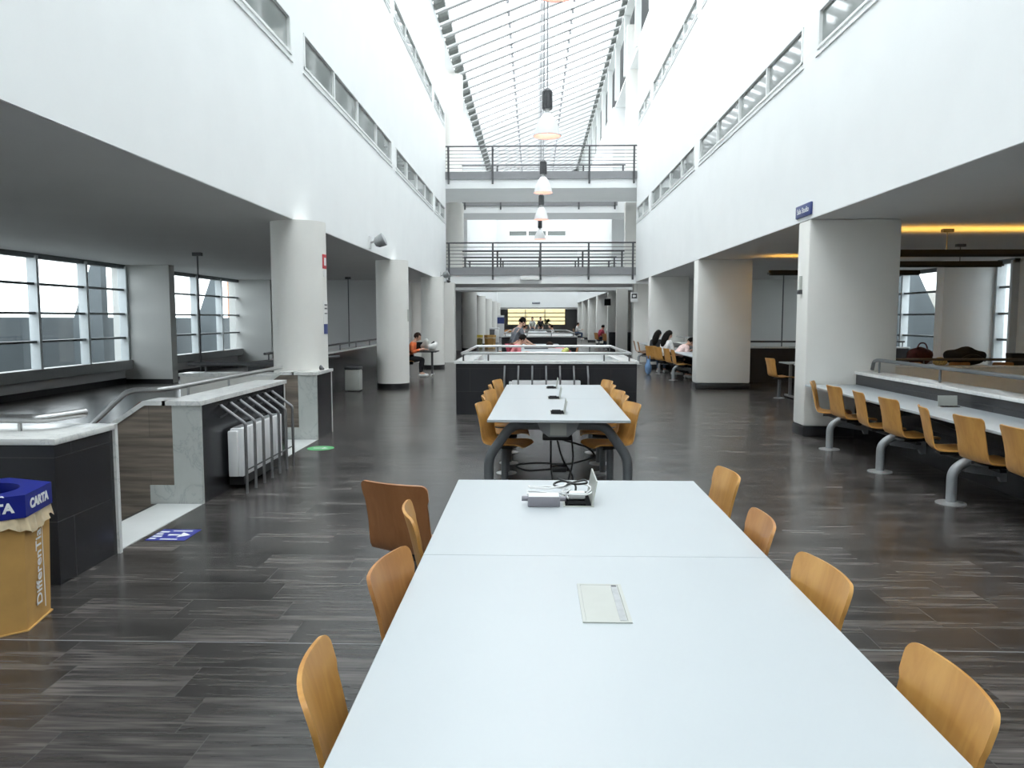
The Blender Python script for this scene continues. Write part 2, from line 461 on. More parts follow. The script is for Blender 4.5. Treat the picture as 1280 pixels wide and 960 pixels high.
# closing walls of the aisles
struct('wall_back', MB().box(WL-.3, WR+.3, YB-.3, YB, 0, 15), M['wall'])
b = MB(); b.box(WL-.3, -4.6, 27.2, 27.4, 0, CZ); struct('wall_aisle_left', b, M['greywall'])
b = MB(); b.box(4.56, WR+.3, 27.2, 27.4, 0, CZ); struct('wall_aisle_right', b, M['finwall'])
struct('wall_aisle_left', MB().box(-7.2, -3.75, 39.4, 39.6, 0, CZ), M['greywall'])
struct('wall_aisle_right', MB().box(5.05, 7.6, 39.4, 39.6, 0, CZ), M['greywall'])
struct('wall_far_left', MB().box(-7.4, -7.2, 39.4, 80, 0, CZ+.2), M['greywall'])
struct('wall_far_right', MB().box(7.6, 7.8, 39.4, 80, 0, CZ+.2), M['wall'])
struct('trim_1', MB().box(3.8, 5.0, 39.28, 39.4, 0, .95), M['dado'])
struct('trim_2', MB().box(4.86, 4.9, 29.75, 35.3, 0, .95), M['dado'])
struct('trim_3', MB().box(-4.6, -4.56, 29.2, 39.3, 0, .12), M['dado'])
struct('trim_7', MB().box(WL, WR, 3.756, 3.762, -.01, .0006), M['beamgrey'])

# end wall of the atrium with its opening and high strip window
b = MB()
zb = 2.6
b.box(-7.2, -2.3, YE, YE+.3, zb, 15); b.box(2.7, 7.6, YE, YE+.3, zb, 15)
b.box(-2.3, 2.7, YE, YE+.3, zb, 8.85); b.box(-2.3, 2.7, YE, YE+.3, 9.25, 15)
struct('wall_end', b, M['wall'])
w = empty('window_9', (0, YE, 8.85)); w['kind'] = 'structure'
for k in range(3):
    MB().box(-2.25+k*1.68, -.67+k*1.68, .12, .18, .02, .38).build('pane', M['strip'], w)
MB().box(-2.3, 2.7, .02, .1, -.05, .01).build('sill', M['whiteframe'], w)
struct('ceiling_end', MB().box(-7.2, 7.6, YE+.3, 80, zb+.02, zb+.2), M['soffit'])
b = MB()
b.box(-7.2, -2.75, 78, 78.3, 0, zb); b.box(3.15, 7.6, 78, 78.3, 0, zb); b.box(-2.75, 3.15, 78, 78.3, 0, .95)
struct('wall_end_room', b, M['greywall'])
w = empty('window_10', (0, 78, .95)); w['kind'] = 'structure'
for x in (-2.72, -.9, 1.05, 3.12): MB().box(x-.04, x+.04, .02, .14, 0, zb-.95).build('mullion', M['transom'], w)
for z in (.04, .45, .85, 1.25): MB().box(-2.7, 3.1, .04, .12, z-.045, z+.045).build('transom', M['transom'], w)
MB().box(-2.7, 3.1, .07, .08, 0, zb-.95).build('pane', M['winglass'], w)
b = MB(); b.box(-9, 9, 88, 89, 0, 4.2); b.box(-.8, 1.2, 87.9, 88, 0, 2.3)
tag(b.build('building', M['yellowwall']), 'pale yellow building seen through the far end window', 'building')

# ------------------------------------------------------------------ columns and pillars
def column(y, z0=0.0, z1=CZ):
    c = empty('column', (-3.35, y, z0)); c['kind'] = 'structure'
    MB().lathe([(.38, .13), (.38, z1-z0)], 40).build('shaft', M['pillar'], c)
    MB().lathe([(.386, 0), (.386, .13)], 40).build('skirting', M['skirt'], c)
    return c
for y in (10.95, 18.15, 25.35, 39.75, 46.95, 54.15, 61.35, 67.4): column(y)
column(32.55, 3.52, 6.42); column(32.55, 7.02, 11.6)
def pillar(y, x1=5.0):
    c = empty('pillar', (XR, y, 0)); c['kind'] = 'structure'
    w = x1-XR
    MB().box(0, w, -.22, .22, .15, CZ, bevel=.03).build('shaft', M['pillar'], c)
    MB().box(-.006, w+.006, -.226, .226, 0, .15, bevel=.02).build('skirting', M['skirt'], c)
for y in (10.97, 18.15, 25.4, 39.75, 46.95, 54.15, 61.35, 67.4): pillar(y)
for z0, z1 in ((3.52, 6.42), (7.02, 13.5)):
    struct('pillar', MB().box(XR, 4.25, 32.35, 32.8, z0, z1), M['pillar'])

# ------------------------------------------------------------------ strip windows in the long walls
def strip_window(n, side, y0, y1, z0, z1, panes):
    xf = XL if side < 0 else XR
    w = empty('window_%d' % n, (xf, y0, z0)); w['kind'] = 'structure'
    L = y1-y0; H = z1-z0; s = -side            # s points into the atrium
    def bx(mb, a, c, *r): return mb.box(min(a*s, c*s), max(a*s, c*s), *r)
    fr = MB(); bx(fr, -.12, .02, 0, L, -.0, .035); bx(fr, -.12, .008, 0, L, H-.02, H)
    bx(fr, -.12, .012, 0, .05, 0, H); bx(fr, -.12, .012, L-.05, L, 0, H)
    fr.build('frame', M['whiteframe'], w)
    for k in range(panes):
        a, c = L*k/panes, L*(k+1)/panes
        p = MB(); bx(p, -.08, -.035, a+.02, c-.02, .03, H-.015); p.build('pane', M['strip'], w)
        if k: bx(MB(), -.12, .008, a-.025, a+.025, .03, H-.02).build('mullion', M['whiteframe'], w)
    bx(MB(), -.02, .02, -.05, L+.05, -.085, -.07).build('ledge', M['whiteframe'], w)
n = 20
for side in (-1, 1):
    for i, (a, c) in enumerate(BAYS):
        strip_window(n, side, a, c, 5.2, 5.7, (4, 4, 4, 2)[i]); n += 1
        strip_window(n, side, a, c, 8.65, 9.1, (4, 4, 4, 2)[i]); n += 1

# ------------------------------------------------------------------ skylight
zl, zr = 11.7, 14.4
sl = (zr-zl)/(XR-XL)
sk = tag(empty('skylight', (XL, 0, zl)), 'long sloping glazed skylight with white rafters over the atrium', 'skylight')
Lx = XR-XL
def slope_box(mb, x0, x1, y0, y1, h0, h1):
    return mb.prism([(x0, sl*x0+h0), (x1, sl*x1+h0), (x1, sl*x1+h1), (x0, sl*x0+h1)], 'y', y0, y1)
g = MB(); slope_box(g, -.3, Lx+.3, YB+.02, YE-.02, .34, .35); g.build('glazing', M['skylightglass'], sk)
k = 0
y = YB+.5
while y < YE-.2:
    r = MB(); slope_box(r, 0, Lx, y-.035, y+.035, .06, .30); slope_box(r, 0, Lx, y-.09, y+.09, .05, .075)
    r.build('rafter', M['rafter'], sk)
    y += 1.1
y = YB+.5+22*1.1
while y < YE-.2:
    for x0, x1 in ((.02, .36), (Lx-.24, Lx-.02)):
        t = MB(); slope_box(t, x0, x1, y+.25, y+.68, .0, .26); t.build('shoe', M['bracket'], sk)
    y += 1.1
for x in (2.35, 4.75):
    y = YB+.5+22*1.1
    while y < YE-.5:
        MB().lathe([(.05, 0), (.05, .16)], 8, (x, y, sl*x-.09)).build('sprinkler', M['beamgrey'], sk); y += 1.1
# eaves and clerestory on the high side
struct('trim_5', MB().box(XL-.35, XL, YB, YE, 11.7, 11.8), M['wall'])
cl = empty('window_11', (XR, 0, 11.75)); cl['kind'] = 'structure'
MB().box(1.1, 1.2, YB, YE, 0, 3.0).build('pane', M['strip'], cl)
MB().box(.1, 1.15, YB, YE, 0, .08).build('sill', M['whiteframe'], cl)
MB().box(-.02, .3, YB, YE, 2.55, 2.75).build('head', M['whiteframe'], cl)
MB().box(0, 1.2, YB, YE, 2.75, 2.85).build('soffit', M['beamgrey'], cl)
y = YB+1
while y < YE:
    MB().box(0, .22, y-.09, y+.09, .08, 2.55).build('mullion', M['whiteframe'], cl); y += 3.6
# solid edges closing the roof at its ends
struct('trim_6', MB().prism([(XL-.3, 11.5), (XR+1.3, 11.5), (XR+1.3, 15.2), (XL-.3, 12.3)], 'y', YE, YE+.2), M['wall'])
struct('roof', MB().box(XR, 5.3, YB, YE, 14.62, 14.7), M['beamgrey'])

# ------------------------------------------------------------------ bridges
def bridge(y0, y1, zf, label, mid):
    br = tag(empty('footbridge', (0, y0, zf)), label, 'bridge', None)
    D = y1-y0
    x0, x1 = XL+.0, XR-.0
    MB().box(-4.6, 4.9, 0, D, -.56, -.06).build('deck', M['wall'], br)
    for ya in (-.07, D):
        MB().box(x0, x1, ya, ya+.07, -.24, .04).build('edge_beam', M['beamgrey'], br)
        s = -1 if ya < 0 else 1
        yr = ya+.035+s*.06
        for x in [x0+.12, x0+1.75] + ([.22] if mid else []) + [x1-1.75, x1-.12]:
            MB().box(x-.035, x+.035, yr-.015, yr+.015, -.42, .93).build('post', M['darksteel'], br)
        MB().tube([(x0+.02, yr, .94), (x1-.02, yr, .94)], .028, 8).build('handrail', M['darksteel'], br)
        for k in range(6):
            MB().tube([(x0+.02, yr, .16+k*.125), (x1-.02, yr, .16+k*.125)], .011, 6).build('rail', M['darksteel'], br)
    return br
bridge(28.9, 32.3, 3.5, 'lower near footbridge crossing the atrium, emergency light on its fascia', True)
bridge(28.9, 32.3, 7.0, 'upper near footbridge with dark railing below the skylight', False)
bridge(35.6, 38.0, 3.5, 'lower far footbridge behind the lower near footbridge', True)
bridge(35.6, 38.0, 7.0, 'upper far footbridge, seen below the upper near footbridge', False)
t = tag(empty('emergency_light', (-.18, 28.82, 3.13)), 'white oblong emergency light on the lower near footbridge fascia', 'light')
MB().box(-.36, .36, -.1, .08, -.07, .07, bevel=.02).build('housing', M['whiteplastic'], t)
MB().box(-.33, .33, -.115, -.1, -.05, .05).build('diffuser', M['paper'], t)

# ------------------------------------------------------------------ pendant bay lamps
def bay_lamp(y, label):
    t = tag(empty('pendant_lamp', (.235, y, 5.10)), label, 'lamp', 'bay lamps down the middle of the atrium')
    r = .26
    MB().lathe([(r, 0), (r+.01, .015), (r-.01, .03), (.235, .1), (.20, .22), (.14, .34), (.085, .42), (.07, .43)], 32, cap=False).build('shade', M['lampshade'], t); shd = t.children[0]
    MB().lathe([(r-.006, .004), (.226, .1), (.19, .22), (.13, .33), (.06, .40), (.0005, .405)], 32, cap=False).build('lining', M['lampinner'], shd)
    MB().ball((0, 0, .16), (.05, .05, .10)).build('bulb', M['litbulb'], shd)
    MB().lathe([(.045, .42), (.045, .48), (.07, .49), (.07, .50)], 20).build('neck', M['steel'], t)
    bl = MB(); bl.lathe([(.085, .50), (.085, .84), (.05, .88), (.02, .90)], 24)
    for k in range(16):
        a = 2*PI*k/16; ca, sa = math.cos(a), math.sin(a)
        bl.tube([(.088*ca, .088*sa, .51), (.088*ca, .088*sa, .83)], .009, 6)
    bl.build('ballast', M['darksteel'], t)
    top = zl + sl*(.235-XL) - 5.10 + .06
    MB().tube([(0, 0, .89), (0, 0, top)], .012, 6).build('cable', M['beamgrey'], t)
    MB().tube([(-.06, 0, .86), (-.06, 0, top)], .007, 6).build('cable', M['beamgrey'], t)
    return t
for y, l in ((8.5, 'nearest pendant lamp, only its rim showing at the top'),
             (15.0, 'large white pendant bay lamp with salmon lining, hanging clear of the bridges'),
             (21.6, 'white pendant bay lamp in front of the upper near footbridge fascia'),
             (27.4, 'smaller white pendant bay lamp just below the upper near footbridge'),
             (34.2, 'smallest white pendant bay lamp over the lower footbridge railing')):
    bay_lamp(y, l)

# ------------------------------------------------------------------ outside windows of the aisles
def side_window(n, side, y0, y1):
    xf = WL if side < 0 else WR
    w = empty('window_%d' % n, (xf, y0, 0)); w['kind'] = 'structure'
    s = -side; L = y1-y0
    def bx(mb, a, c, *r): return mb.box(min(a*s, c*s), max(a*s, c*s), *r)
    q = max(1, round(L/2.0))
    for k in range(q+1):
        yy = min(max(L*k/q, .04), L-.04)
        bx(MB(), -.05, .16, yy-.04, yy+.04, .59, 2.96).build('mullion', M['frame'], w)
    for z in (1.16, 1.76, 2.37):
        bx(MB(), -.03, .10, .08, L-.08, z-.025, z+.025).build('transom', M['transom'], w)
    bx(MB(), -.05, .12, 0, L, 2.90, 3.0).build('head', M['transom'], w)
    bx(MB(), -.03, -.02, .08, L-.08, .6, 2.9).build('pane', M['winglass'], w)
    bx(MB(), -.05, .22, 0, L, .36, .59).build('sill', M['sillgrey'], w)
    wl = MB(); bx(wl, -.25, .0, 0, L, 0, .40)
    struct('wall_window_%s' % ('left' if side < 0 else 'right'), MB().box(min(xf, xf-s*.25), max(xf, xf-s*.25), y0, y1, 0, .5), M['greywall'])
    struct('baseboard_%s' % ('left' if side < 0 else 'right'), MB().box(min(xf, xf+s*.03), max(xf, xf+s*.03), y0, y1, 0, .13), M['skirt'])
side_window(1, -1, 4.8, 12.0); side_window(2, -1, 12.3, 19.4); side_window(3, -1, 19.7, 27.2)
side_window(4, -1, YB, 4.5)
side_window(5, 1, 17.75, 18.4); side_window(6, 1, 18.75, 27.2)
for y0, y1 in ((4.5, 4.8), (12.0, 12.3), (19.4, 19.7), (26.9, 27.2)):
    struct('wall_fin', MB().box(WL-.25, -9.27, y0, y1, 0, CZ), M['finwall'])
    struct('baseboard_fin', MB().box(WL, -9.26, y0-.02, y0, 0, .1), M['skirt'])
struct('wall_fin', MB().box(9.57, WR+.25, 18.4, 18.75, 0, CZ), M['wall'])
struct('wall_window_right', MB().box(WR, WR+.25, YB, 17.75, 0, CZ), M['beige'])
# outside
struct('ground_left', MB().box(-60, WL-.25, -40, 110, -.3, -.02), M['paving'])
struct('ground_right', MB().box(WR+.25, 60, -40, 110, -.3, -.02), M['paving'])
tag(MB().box(-14.4, -14.1, -12, 40, -.02, 1.68).build('garden_wall', M['slate']), 'long slate grey wall outside the windows by the stairs', 'garden wall')
tag(MB().box(14.1, 14.4, -12, 40, -.02, 1.5).build('garden_wall', M['slate']), 'grey wall outside the windows of the study aisle', 'garden wall')
for y, l in ((14.6, 'sloping slate buttress outside the window beside the camera'), (22.2, 'sloping slate buttress outside the near stair window'), (30.5, 'sloping slate buttress outside the window past the grey fin wall')):
    tag(MB().prism([(-13.5, -.02), (-13.5, 1.6), (-12.95, 3.1), (-12.75, 3.7), (-12.62, 3.7), (-12.62, -.02)], 'y', y, y+.3).build('buttress', M['slate']), l, 'buttress')
tag(MB().prism([(13.4, -.02), (13.4, 1.6), (12.5, 3.4), (11.6, 3.4), (11.6, -.02)], 'y', 25.9, 26.2).build('buttress', M['slate']), 'sloping grey buttress outside the study aisle window', 'buttress')
tag(MB().box(-15.05, -14.5, 37.5, 41, -.02, 5.2).build('building', M['brick']), 'orange brick building seen through the stair aisle window', 'building')
tag(MB().box(15.5, 19, 16, 46, -.02, 2.75).build('building', M['palewall']), 'pale building outside the study aisle window', 'building')

# ------------------------------------------------------------------ parapets
def parapet_box(name, label, cat, x0, x1, y0, y1, mat, z=.92, over=.02):
    t = tag(empty(name, ((x0+x1)/2, (y0+y1)/2, 0)), label, cat)
    hx, hy = (x1-x0)/2, (y1-y0)/2
    MB().box(-hx, hx, -hy, hy, 0, z-.04).build('body', mat, t)
    MB().box(-hx-over, hx+over, -hy-over, hy+over, z-.04, z, bevel=.006).build('coping', M['marble'], t)
    return t
def rail_part(t, pts, posts, r=.022, mat='steel', zbase=.92):
    MB().tube(pts, r, 10).build('handrail', M[mat], t)
    for p in posts:
        MB().tube([(p[0], p[1], zbase), (p[0], p[1], p[2])], .013, 8).build('post', M[mat], t)

# central well
WX0, WX1, WY0, WY1 = -1.34, 1.745, 13.1, 16.75
t = tag(empty('stairwell_parapet', ((WX0+WX1)/2, (WY0+WY1)/2, 0)), 'black tiled parapet round the central well, behind the second table', 'parapet')
hx, hy = (WX1-WX0)/2, (WY1-WY0)/2
o = MB(); o.box(-hx, hx, -hy, -hy+.25, 0, .88); o.box(-hx, hx, hy-.25, hy, 0, .88)
o.box(-hx, -hx+.25, -hy+.25, hy-.25, 0, .88); o.box(hx-.25, hx, -hy+.25, hy-.25, 0, .88)
o.build('body', M['blacktile'], t)
o = MB(); i_ = .25
o.box(-hx+i_, hx-i_, -hy+i_, -hy+i_+.01, .01, .88); o.box(-hx+i_, hx-i_, hy-i_-.01, hy-i_, .01, .88)
o.box(-hx+i_, -hx+i_+.01, -hy+i_, hy-i_, .01, .88); o.box(hx-i_-.01, hx-i_, -hy+i_, hy-i_, .01, .88)
o.build('lining', M['wall'], t)
o = MB(); d = .03
o.box(-hx-d, hx+d, -hy-d, -hy+.27, .88, .92); o.box(-hx-d, hx+d, hy-.27, hy+d, .88, .92)
o.box(-hx-d, -hx+.27, -hy+.27, hy-.27, .88, .92); o.box(hx-.27, hx+d, -hy+.27, hy-.27, .88, .92)
o.build('coping', M['marble'], t)
e = .1
MB().tube([(-hx+e, -hy+e, 1.05), (hx-e, -hy+e, 1.05), (hx-e, hy-e, 1.05), (-hx+e, hy-e, 1.05)], .026, 10, closed=True).build('handrail', M['steel'], t)
for x in (-hx+e+.02, -hx+.55, hx-.55, hx-e-.02):
    for y in (-hy+e, hy-e): MB().tube([(x, y, .92), (x, y, 1.05)], .014, 8).build('post', M['darksteel'], t)

# radiators behind bar guards
def radiator_set(x, y, rz, label_r, label_g):
    """local: the wall is the plane y=0, the guard stands towards -y, x runs along the wall"""
    rd = tag(empty('radiator', (x, y, 0), rz), label_r, 'radiator', 'white radiators behind bar guards')
    n = 8; W = 1.16
    b = MB(); b.box(-W/2, W/2, -.155, -.035, .13, .60, bevel=.012)
    for k in range(1, 6): b.box(-W/2+W*k/6-.006, -W/2+W*k/6+.006, -.162, -.15, .16, .58)
    b.build('casing', M['radiator'], rd)
    MB().box(-W/2-.05, -W/2-.002, -.12, -.03, .14, .58, bevel=.01).build('end_cover', M['whiteplastic'], rd)
    MB().box(-W/2+.02, W/2-.02, -.15, -.01, .05, .13).build('plinth', M['black'], rd)
    MB().box(-W/2+.03, W/2-.03, -.13, -.05, .598, .606).build('grille', M['alu'], rd)
    gd = tag(empty('radiator_guard', (x, y, 0), rz), label_g, 'radiator guard', 'bar guards over the radiators')
    for k in range(7):
        xx = -.705+k*.235
        p = bend([(xx, -.01, .845), (xx, -.015, .83), (xx, -.235, .665), (xx, -.235, 0.0)], .02, 3)
        MB().tube(p, .0155, 8).build('bar', M['barsteel'], gd)
        MB().tube([(xx, 0, .72), (xx, -.09, .775)], .008, 6).build('bracket', M['darksteel'], gd)
    MB().tube([(-.705, -.235, .22), (.705, -.235, .22)], .008, 6).build('cross_rail', M['darksteel'], gd)
radiator_set(.2, WY0, 0, 'white radiator low on the central well parapet behind the second table', 'steel bar guard on the central well parapet behind the second table')

# stair side parapets (left)
t = parapet_box('stair_parapet', 'black tiled stair parapet with white marble top behind the recycling bin', 'parapet', -5.2, -2.93, 4.56, 5.21, M['blacktile'])
MB().box(2.27/2-.45, 2.27/2+.02, .325, .36, 0, .92).build('marble_end', M['marble'], t)
MB().tube(bend([(-1.0, -.02, 1.0), (.88, -.02, 1.0), (.95, .32, 1.0)], .1), .03, 12).build('handrail', M['steel'], t)
for p in ((.72, -.02), (-.3, -.02)): MB().tube([(p[0], p[1], .92), (p[0], p[1], 1.0)], .014, 8).build('post', M['steel'], t)

def stair_flank(y, yb, front_y1, label, cat='parapet', mirror_end=True):
    """front wall on X=-2.95 from y to front_y1, flank facing the camera at y sloping down the stairs"""
    t = tag(empty('stair_parapet', (-2.95, y, 0)), label, cat)
    L = front_y1-y
    MB().box(-.30, 0, .03, L-.03, 0, .885).build('body', M['blacktile'], t)
    core = [(-.3, .885), (-.49, .885), (-1.75, .04), (-1.75, -1.4), (-.41, -.62), (-.41, 0), (-.3, 0)]
    MB().prism(core, 'y', .012, yb-y).build('flank', M['greywall'], t)
    MB().prism([(-.25, .885), (-.49, .885), (-1.75, .04), (-1.75, -1.4), (-.55, -.7), (-.45, -.03), (-.45, .17), (-.25, .17)], 'y', 0, .012).build('wood_panel', M['woodtile'], t)
    MB().box(-.25, .004, -.006, .03, 0, .885).build('marble_panel', M['greymarble'], t)
    MB().box(-.47, -.25, -.006, .014, 0, .17).build('marble_base', M['greymarble'], t)
    c = MB()
    c.box(-.33, .02, -.02, L+.02, .885, .925)
    c.prism([(-.3, .885), (-.3, .925), (-.5, .925), (-1.77, .075), (-1.77, .035), (-.49, .885)], 'y', -.02, yb-y+.02)
    c.build('coping', M['marble'], t)
    MB().box(-.3, .006, L-.03, L, 0, .885).build('marble_end', M['marble'], t)
    return t
t2 = stair_flank(6.66, 6.92, 8.97, 'stair parapet between the two stair openings, a radiator on its black tiled face')
pt = bend([(-1.45, .35, .42), (-.85, .4, .98), (-.52, .46, .985), (-.5, 3.7, .985)], .08)
MB().tube(pt, .025, 10).build('handrail', M['steel'], t2)
MB().prism([(-.75, .70), (-1.5, .13), (-1.5, .30), (-.8, .86), (-.6, .86), (-.6, .70)], 'y', .5, .53).build('stringer', plain('dull_red_steel', (.16, .03, .025), .5, noise=.2), t2)
for p in ((-.51, .9), (-.5, 1.9)): MB().tube([(p[0], p[1], 0), (p[0], p[1], .97)], .013, 8).build('post', M['steel'], t2)
t3 = stair_flank(10.3, 10.56, 11.08, 'short stair parapet in front of the round column with signs')
MB().tube(bend([(-2.0, .55, 1.0), (-.4, .55, 1.0), (-.12, .5, 1.0), (-.04, .45, .93)], .06), .032, 10).build('handrail', M['darksteel'], t3)
for x in (-1.75, -.75, -.35): MB().tube([(x, .55, .88), (x, .55, .98)], .016, 8).build('post', M['darksteel'], t3)
MB().prism([(-.30, -1.0), (-2.0, -1.0), (-2.0, .84), (-.30, .84)], 'y', .28, .5).build('inner_wall', M['beige'], t3)
MB().box(-2.02, -.33, .27, .62, .84, .885).build('ledge', M['marble'], t3)
MB().tube([(-2.0, 1.0, .95), (-.5, 3.2, .98)], .02, 8).build('stair_rail', M['darksteel'], t3)
radiator_set(-2.95, 7.8, -PI/2, 'x', 'x')  # placed on the stair parapet
for o in COL.objects:
    if o.get('label') == 'x':
        o.rotation_euler.z = PI/2
        o['label'] = ('white radiator on the stair parapet near the blue floor sticker' if o.name.startswith('radiator') and 'guard' not in o.name
                      else 'steel bar guard on the stair parapet near the blue floor sticker')
# steps and marble thresholds
def stairs(y0, y1, label):
    s = tag(empty('staircase', (-3.35, (y0+y1)/2, 0)), label, 'stairs', 'flights going down to the lower level')
    h = (y1-y0)/2-.02
    for k in range(6):
        MB().box(-.28*(k+1), -.28*k, -h, h, -.17*(k+1)-.17, -.17*(k+1)).build('step', M['greymarble'], s)
    MB().box(.0, .40, -h, h, 0, .006).build('threshold', M['thresh'], s)
    MB().box(-.03, .0, -h, h, -.17, .004).build('nosing', M['skirt'], s)
stairs(5.25, 6.66, 'stair flight opening beside the recycling bin, with marble threshold')
stairs(8.97, 10.3, 'stair flight opening beside the green floor sticker, with marble threshold')

# aisle parapets
t = parapet_box('well_parapet', 'black parapet with steel rail between the two nearest round columns', 'parapet', -4.75, -4.45, 12.6, 25.0, M['blacktile'])
MB().tube([(.1, -6.1, 1.06), (.1, 6.1, 1.06)], .022, 8).build('handrail', M['darksteel'], t)
for k in range(8): MB().tube([(.1, -5.9+k*1.6, .92), (.1, -5.9+k*1.6, 1.05)], .013, 8).build('post', M['darksteel'], t)
t = parapet_box('well_parapet', 'dark parapet behind the long desk against the right-hand well', 'parapet', 4.45, 4.75, 3.2, 10.74, M['blacktile'])
MB().tube(bend([(.02, -3.7, 1.09), (.02, 3.5, 1.09), (.02, 3.62, 1.07), (.02, 3.66, .95)], .05), .024, 10).build('handrail', M['legmetal'], t)
for y in (-3.2, -1.5, .2, 1.9, 3.45): MB().tube([(.02, y, .92), (.02, y, 1.09)], .014, 8).build('post', M['legmetal'], t)
t = parapet_box('well_parapet', 'low beige parapet across the far side of the right-hand well', 'parapet', 5.2, WR-.01, 14.0, 14.2, M['beige'], z=.80)
MB().tube([(-3.0, 0, .91), (3.1, 0, .91)], .024, 8).build('handrail', M['darksteel'], t)
for x in (-2.8, -1, 1, 2.9): MB().tube([(x, 0, .80), (x, 0, .9)], .014, 8).build('post', M['darksteel'], t)
t = parapet_box('well_parapet', 'black parapet with rail at the back between the two wide pillars', 'parapet', 5.0, 9.6, 20.0, 20.3, M['dado'])
MB().tube([(-2.25, 0, 1.05), (2.25, 0, 1.05)], .024, 8).build('handrail', M['darksteel'], t)
for x in (-2.1, -.5, 1.1, 2.2): MB().tube([(x, 0, .92), (x, 0, 1.05)], .014, 8).build('post', M['darksteel'], t)
t = parapet_box('well_parapet', 'dark parapet behind the desk where students sit', 'parapet', 4.45, 4.75, 18.5, 25.1, M['blacktile'])
MB().tube([(0, -3.2, 1.08), (0, 3.2, 1.08)], .022, 8).build('handrail', M['steel'], t)
for y in (-2.8, -1.2, .4, 2.0): MB().tube([(0, y, .92), (0, y, 1.08)], .013, 8).build('post', M['steel'], t)
# second well further back
t = parapet_box('stairwell_parapet', 'black parapet of the far well beyond the standing man', 'parapet', -1.34, 1.745, 31.5, 40.0, M['blacktile'])
MB().tube([(-1.44, -4.15, 1.05), (1.44, -4.15, 1.05), (1.44, 4.15, 1.05), (-1.44, 4.15, 1.05)], .026, 8, closed=True).build('handrail', M['steel'], t)
for x in (-1.4, -.5, .5, 1.4): MB().tube([(x, -4.15, .92), (x, -4.15, 1.05)], .014, 8).build('post', M['darksteel'], t)

# ------------------------------------------------------------------ chairs
def shell_mesh():
    prof = [(.215, .418), (.195, .436), (.15, .446), (.05, .440), (-.06, .433), (-.125, .436), (-.168, .452), (-.194, .488), (-.208, .54), (-.22, .60), (-.236, .68), (-.254, .755), (-.276, .832)]
    # resample
    P = [Vector((0, a, b)) for a, b in prof]
    d = [0]
    for i in range(1, len(P)): d.append(d[-1]+(P[i]-P[i-1]).length)
    T = d[-1]; N = 34; rows = []
    def at(s):
        for i in range(1, len(P)):
            if s <= d[i]+1e-9:
                t = (s-d[i-1])/(d[i]-d[i-1]); return P[i-1].lerp(P[i], t)
        return P[-1]
    ss = [T*(.5-.5*math.cos(PI*i/N)) for i in range(N+1)]
    bm = bmesh.new()
    nv = 14
    for s in ss:
        p = at(s)
        hw = .195 + .012*math.sin(PI*min(1, max(0, (s-.35)/.5))) * -1 + (.008 if s > .7 else 0)
        rc = .036
        e = min(s, T-s)
        if e < rc: hw = hw-rc+math.sqrt(max(0, rc*rc-(rc-e)**2))
        back = min(1, max(0, (s-.36)/.2))
        row = []
        for k in range(nv+1):
            u = -1+2*k/nv
            x = hw*u
            y = p.y + back*.034*((x/.2)**2) - back*.012
            z = p.z + (1-back)*.010*((x/.2)**2)
            row.append(bm.verts.new((x, y, z)))
        rows.append(row)
    for i in range(N):
        for k in range(nv):
            bm.faces.new((rows[i][k], rows[i][k+1], rows[i+1][k+1], rows[i+1][k]))
    # thicken
    bm.normal_update()
    res = bmesh.ops.solidify(bm, geom=list(bm.faces), thickness=.012)
    bmesh.ops.recalc_face_normals(bm, faces=list(bm.faces))
    return bm
def make_chair(mat, name='plywood_chair', post=True):
    t = empty(name)
    s = MB(); s.bm.free(); s.bm = shell_mesh(); s.build('seat_shell', mat, t, angle=50)
    MB().box(-.09, .09, -.11, .09, .395, .424, bevel=.006).build('seat_bracket', M['black'], t)
    if post:
        pp = MB().tube(bend([(0, -.02, .40), (0, -.02, .30), (0, -.02, .0)], .03), .034, 14).build('post', M['legmetal'], t)
        MB().lathe([(.11, 0), (.11, .008), (.06, .018), (.036, .02)], 24, (0, -.02, 0)).build('base_plate', M['plate'], pp)
    return t
protos = {}
def chair(x, y, facing, label, group, mat='wood', post=True, tilt=0):
    """x, y = where the top of the backrest stands; facing = heading of the seat front in degrees from +Y, anticlockwise"""
    key = (mat, post)
    if key not in protos:
        protos[key] = make_chair(M[mat], post=post); c = protos[key]
    else:
        c = copy_tree(protos[key])
    a = R(facing)
    fx, fy = -math.sin(a), math.cos(a)
    c.location = (x+fx*.28, y+fy*.28, 0); c.rotation_euler = (0, 0, a)
    return tag(c, label, 'chair', group)

G1 = 'chairs round the nearest table'
# right side of the near table (they face -X: heading 90)
chair(1.065, 4.09, 93.9, 'beech chair at the far corner of the near table, on the long wall desk side', G1, 'wood')
chair(.971, 3.14, 86.9, 'second beech chair from the far corner of the near table, long wall desk side', G1, 'woodred')
chair(.985, 2.505, 95, 'beech chair level with the closed power box, long wall desk side', G1, 'wood')
chair(.992, 1.74, 89.4, 'largest beech chair, nearest the camera on the long wall desk side', G1, 'wood')
chair(-.545, 1.74, -81.4, 'beech chair nearest the camera on the stair side of the near table', G1, 'wood')
chair(-.52, 2.536, -99.3, 'beech chair in the middle of the stair side of the near table', G1, 'woodred')
chair(-.56, 3.24, -79, 'narrow edge-on beech chair in front of the turned chair', G1, 'wood')
chair(-.713, 3.73, -22.9, 'plywood chair turned with its shaded back to the camera, beside the near table', G1, 'woodshade')
G2 = 'chairs round the second table'
names2 = ['nearest the camera', 'second along, edge-on', 'in the middle', 'fourth along, edge-on', 'at the far end']
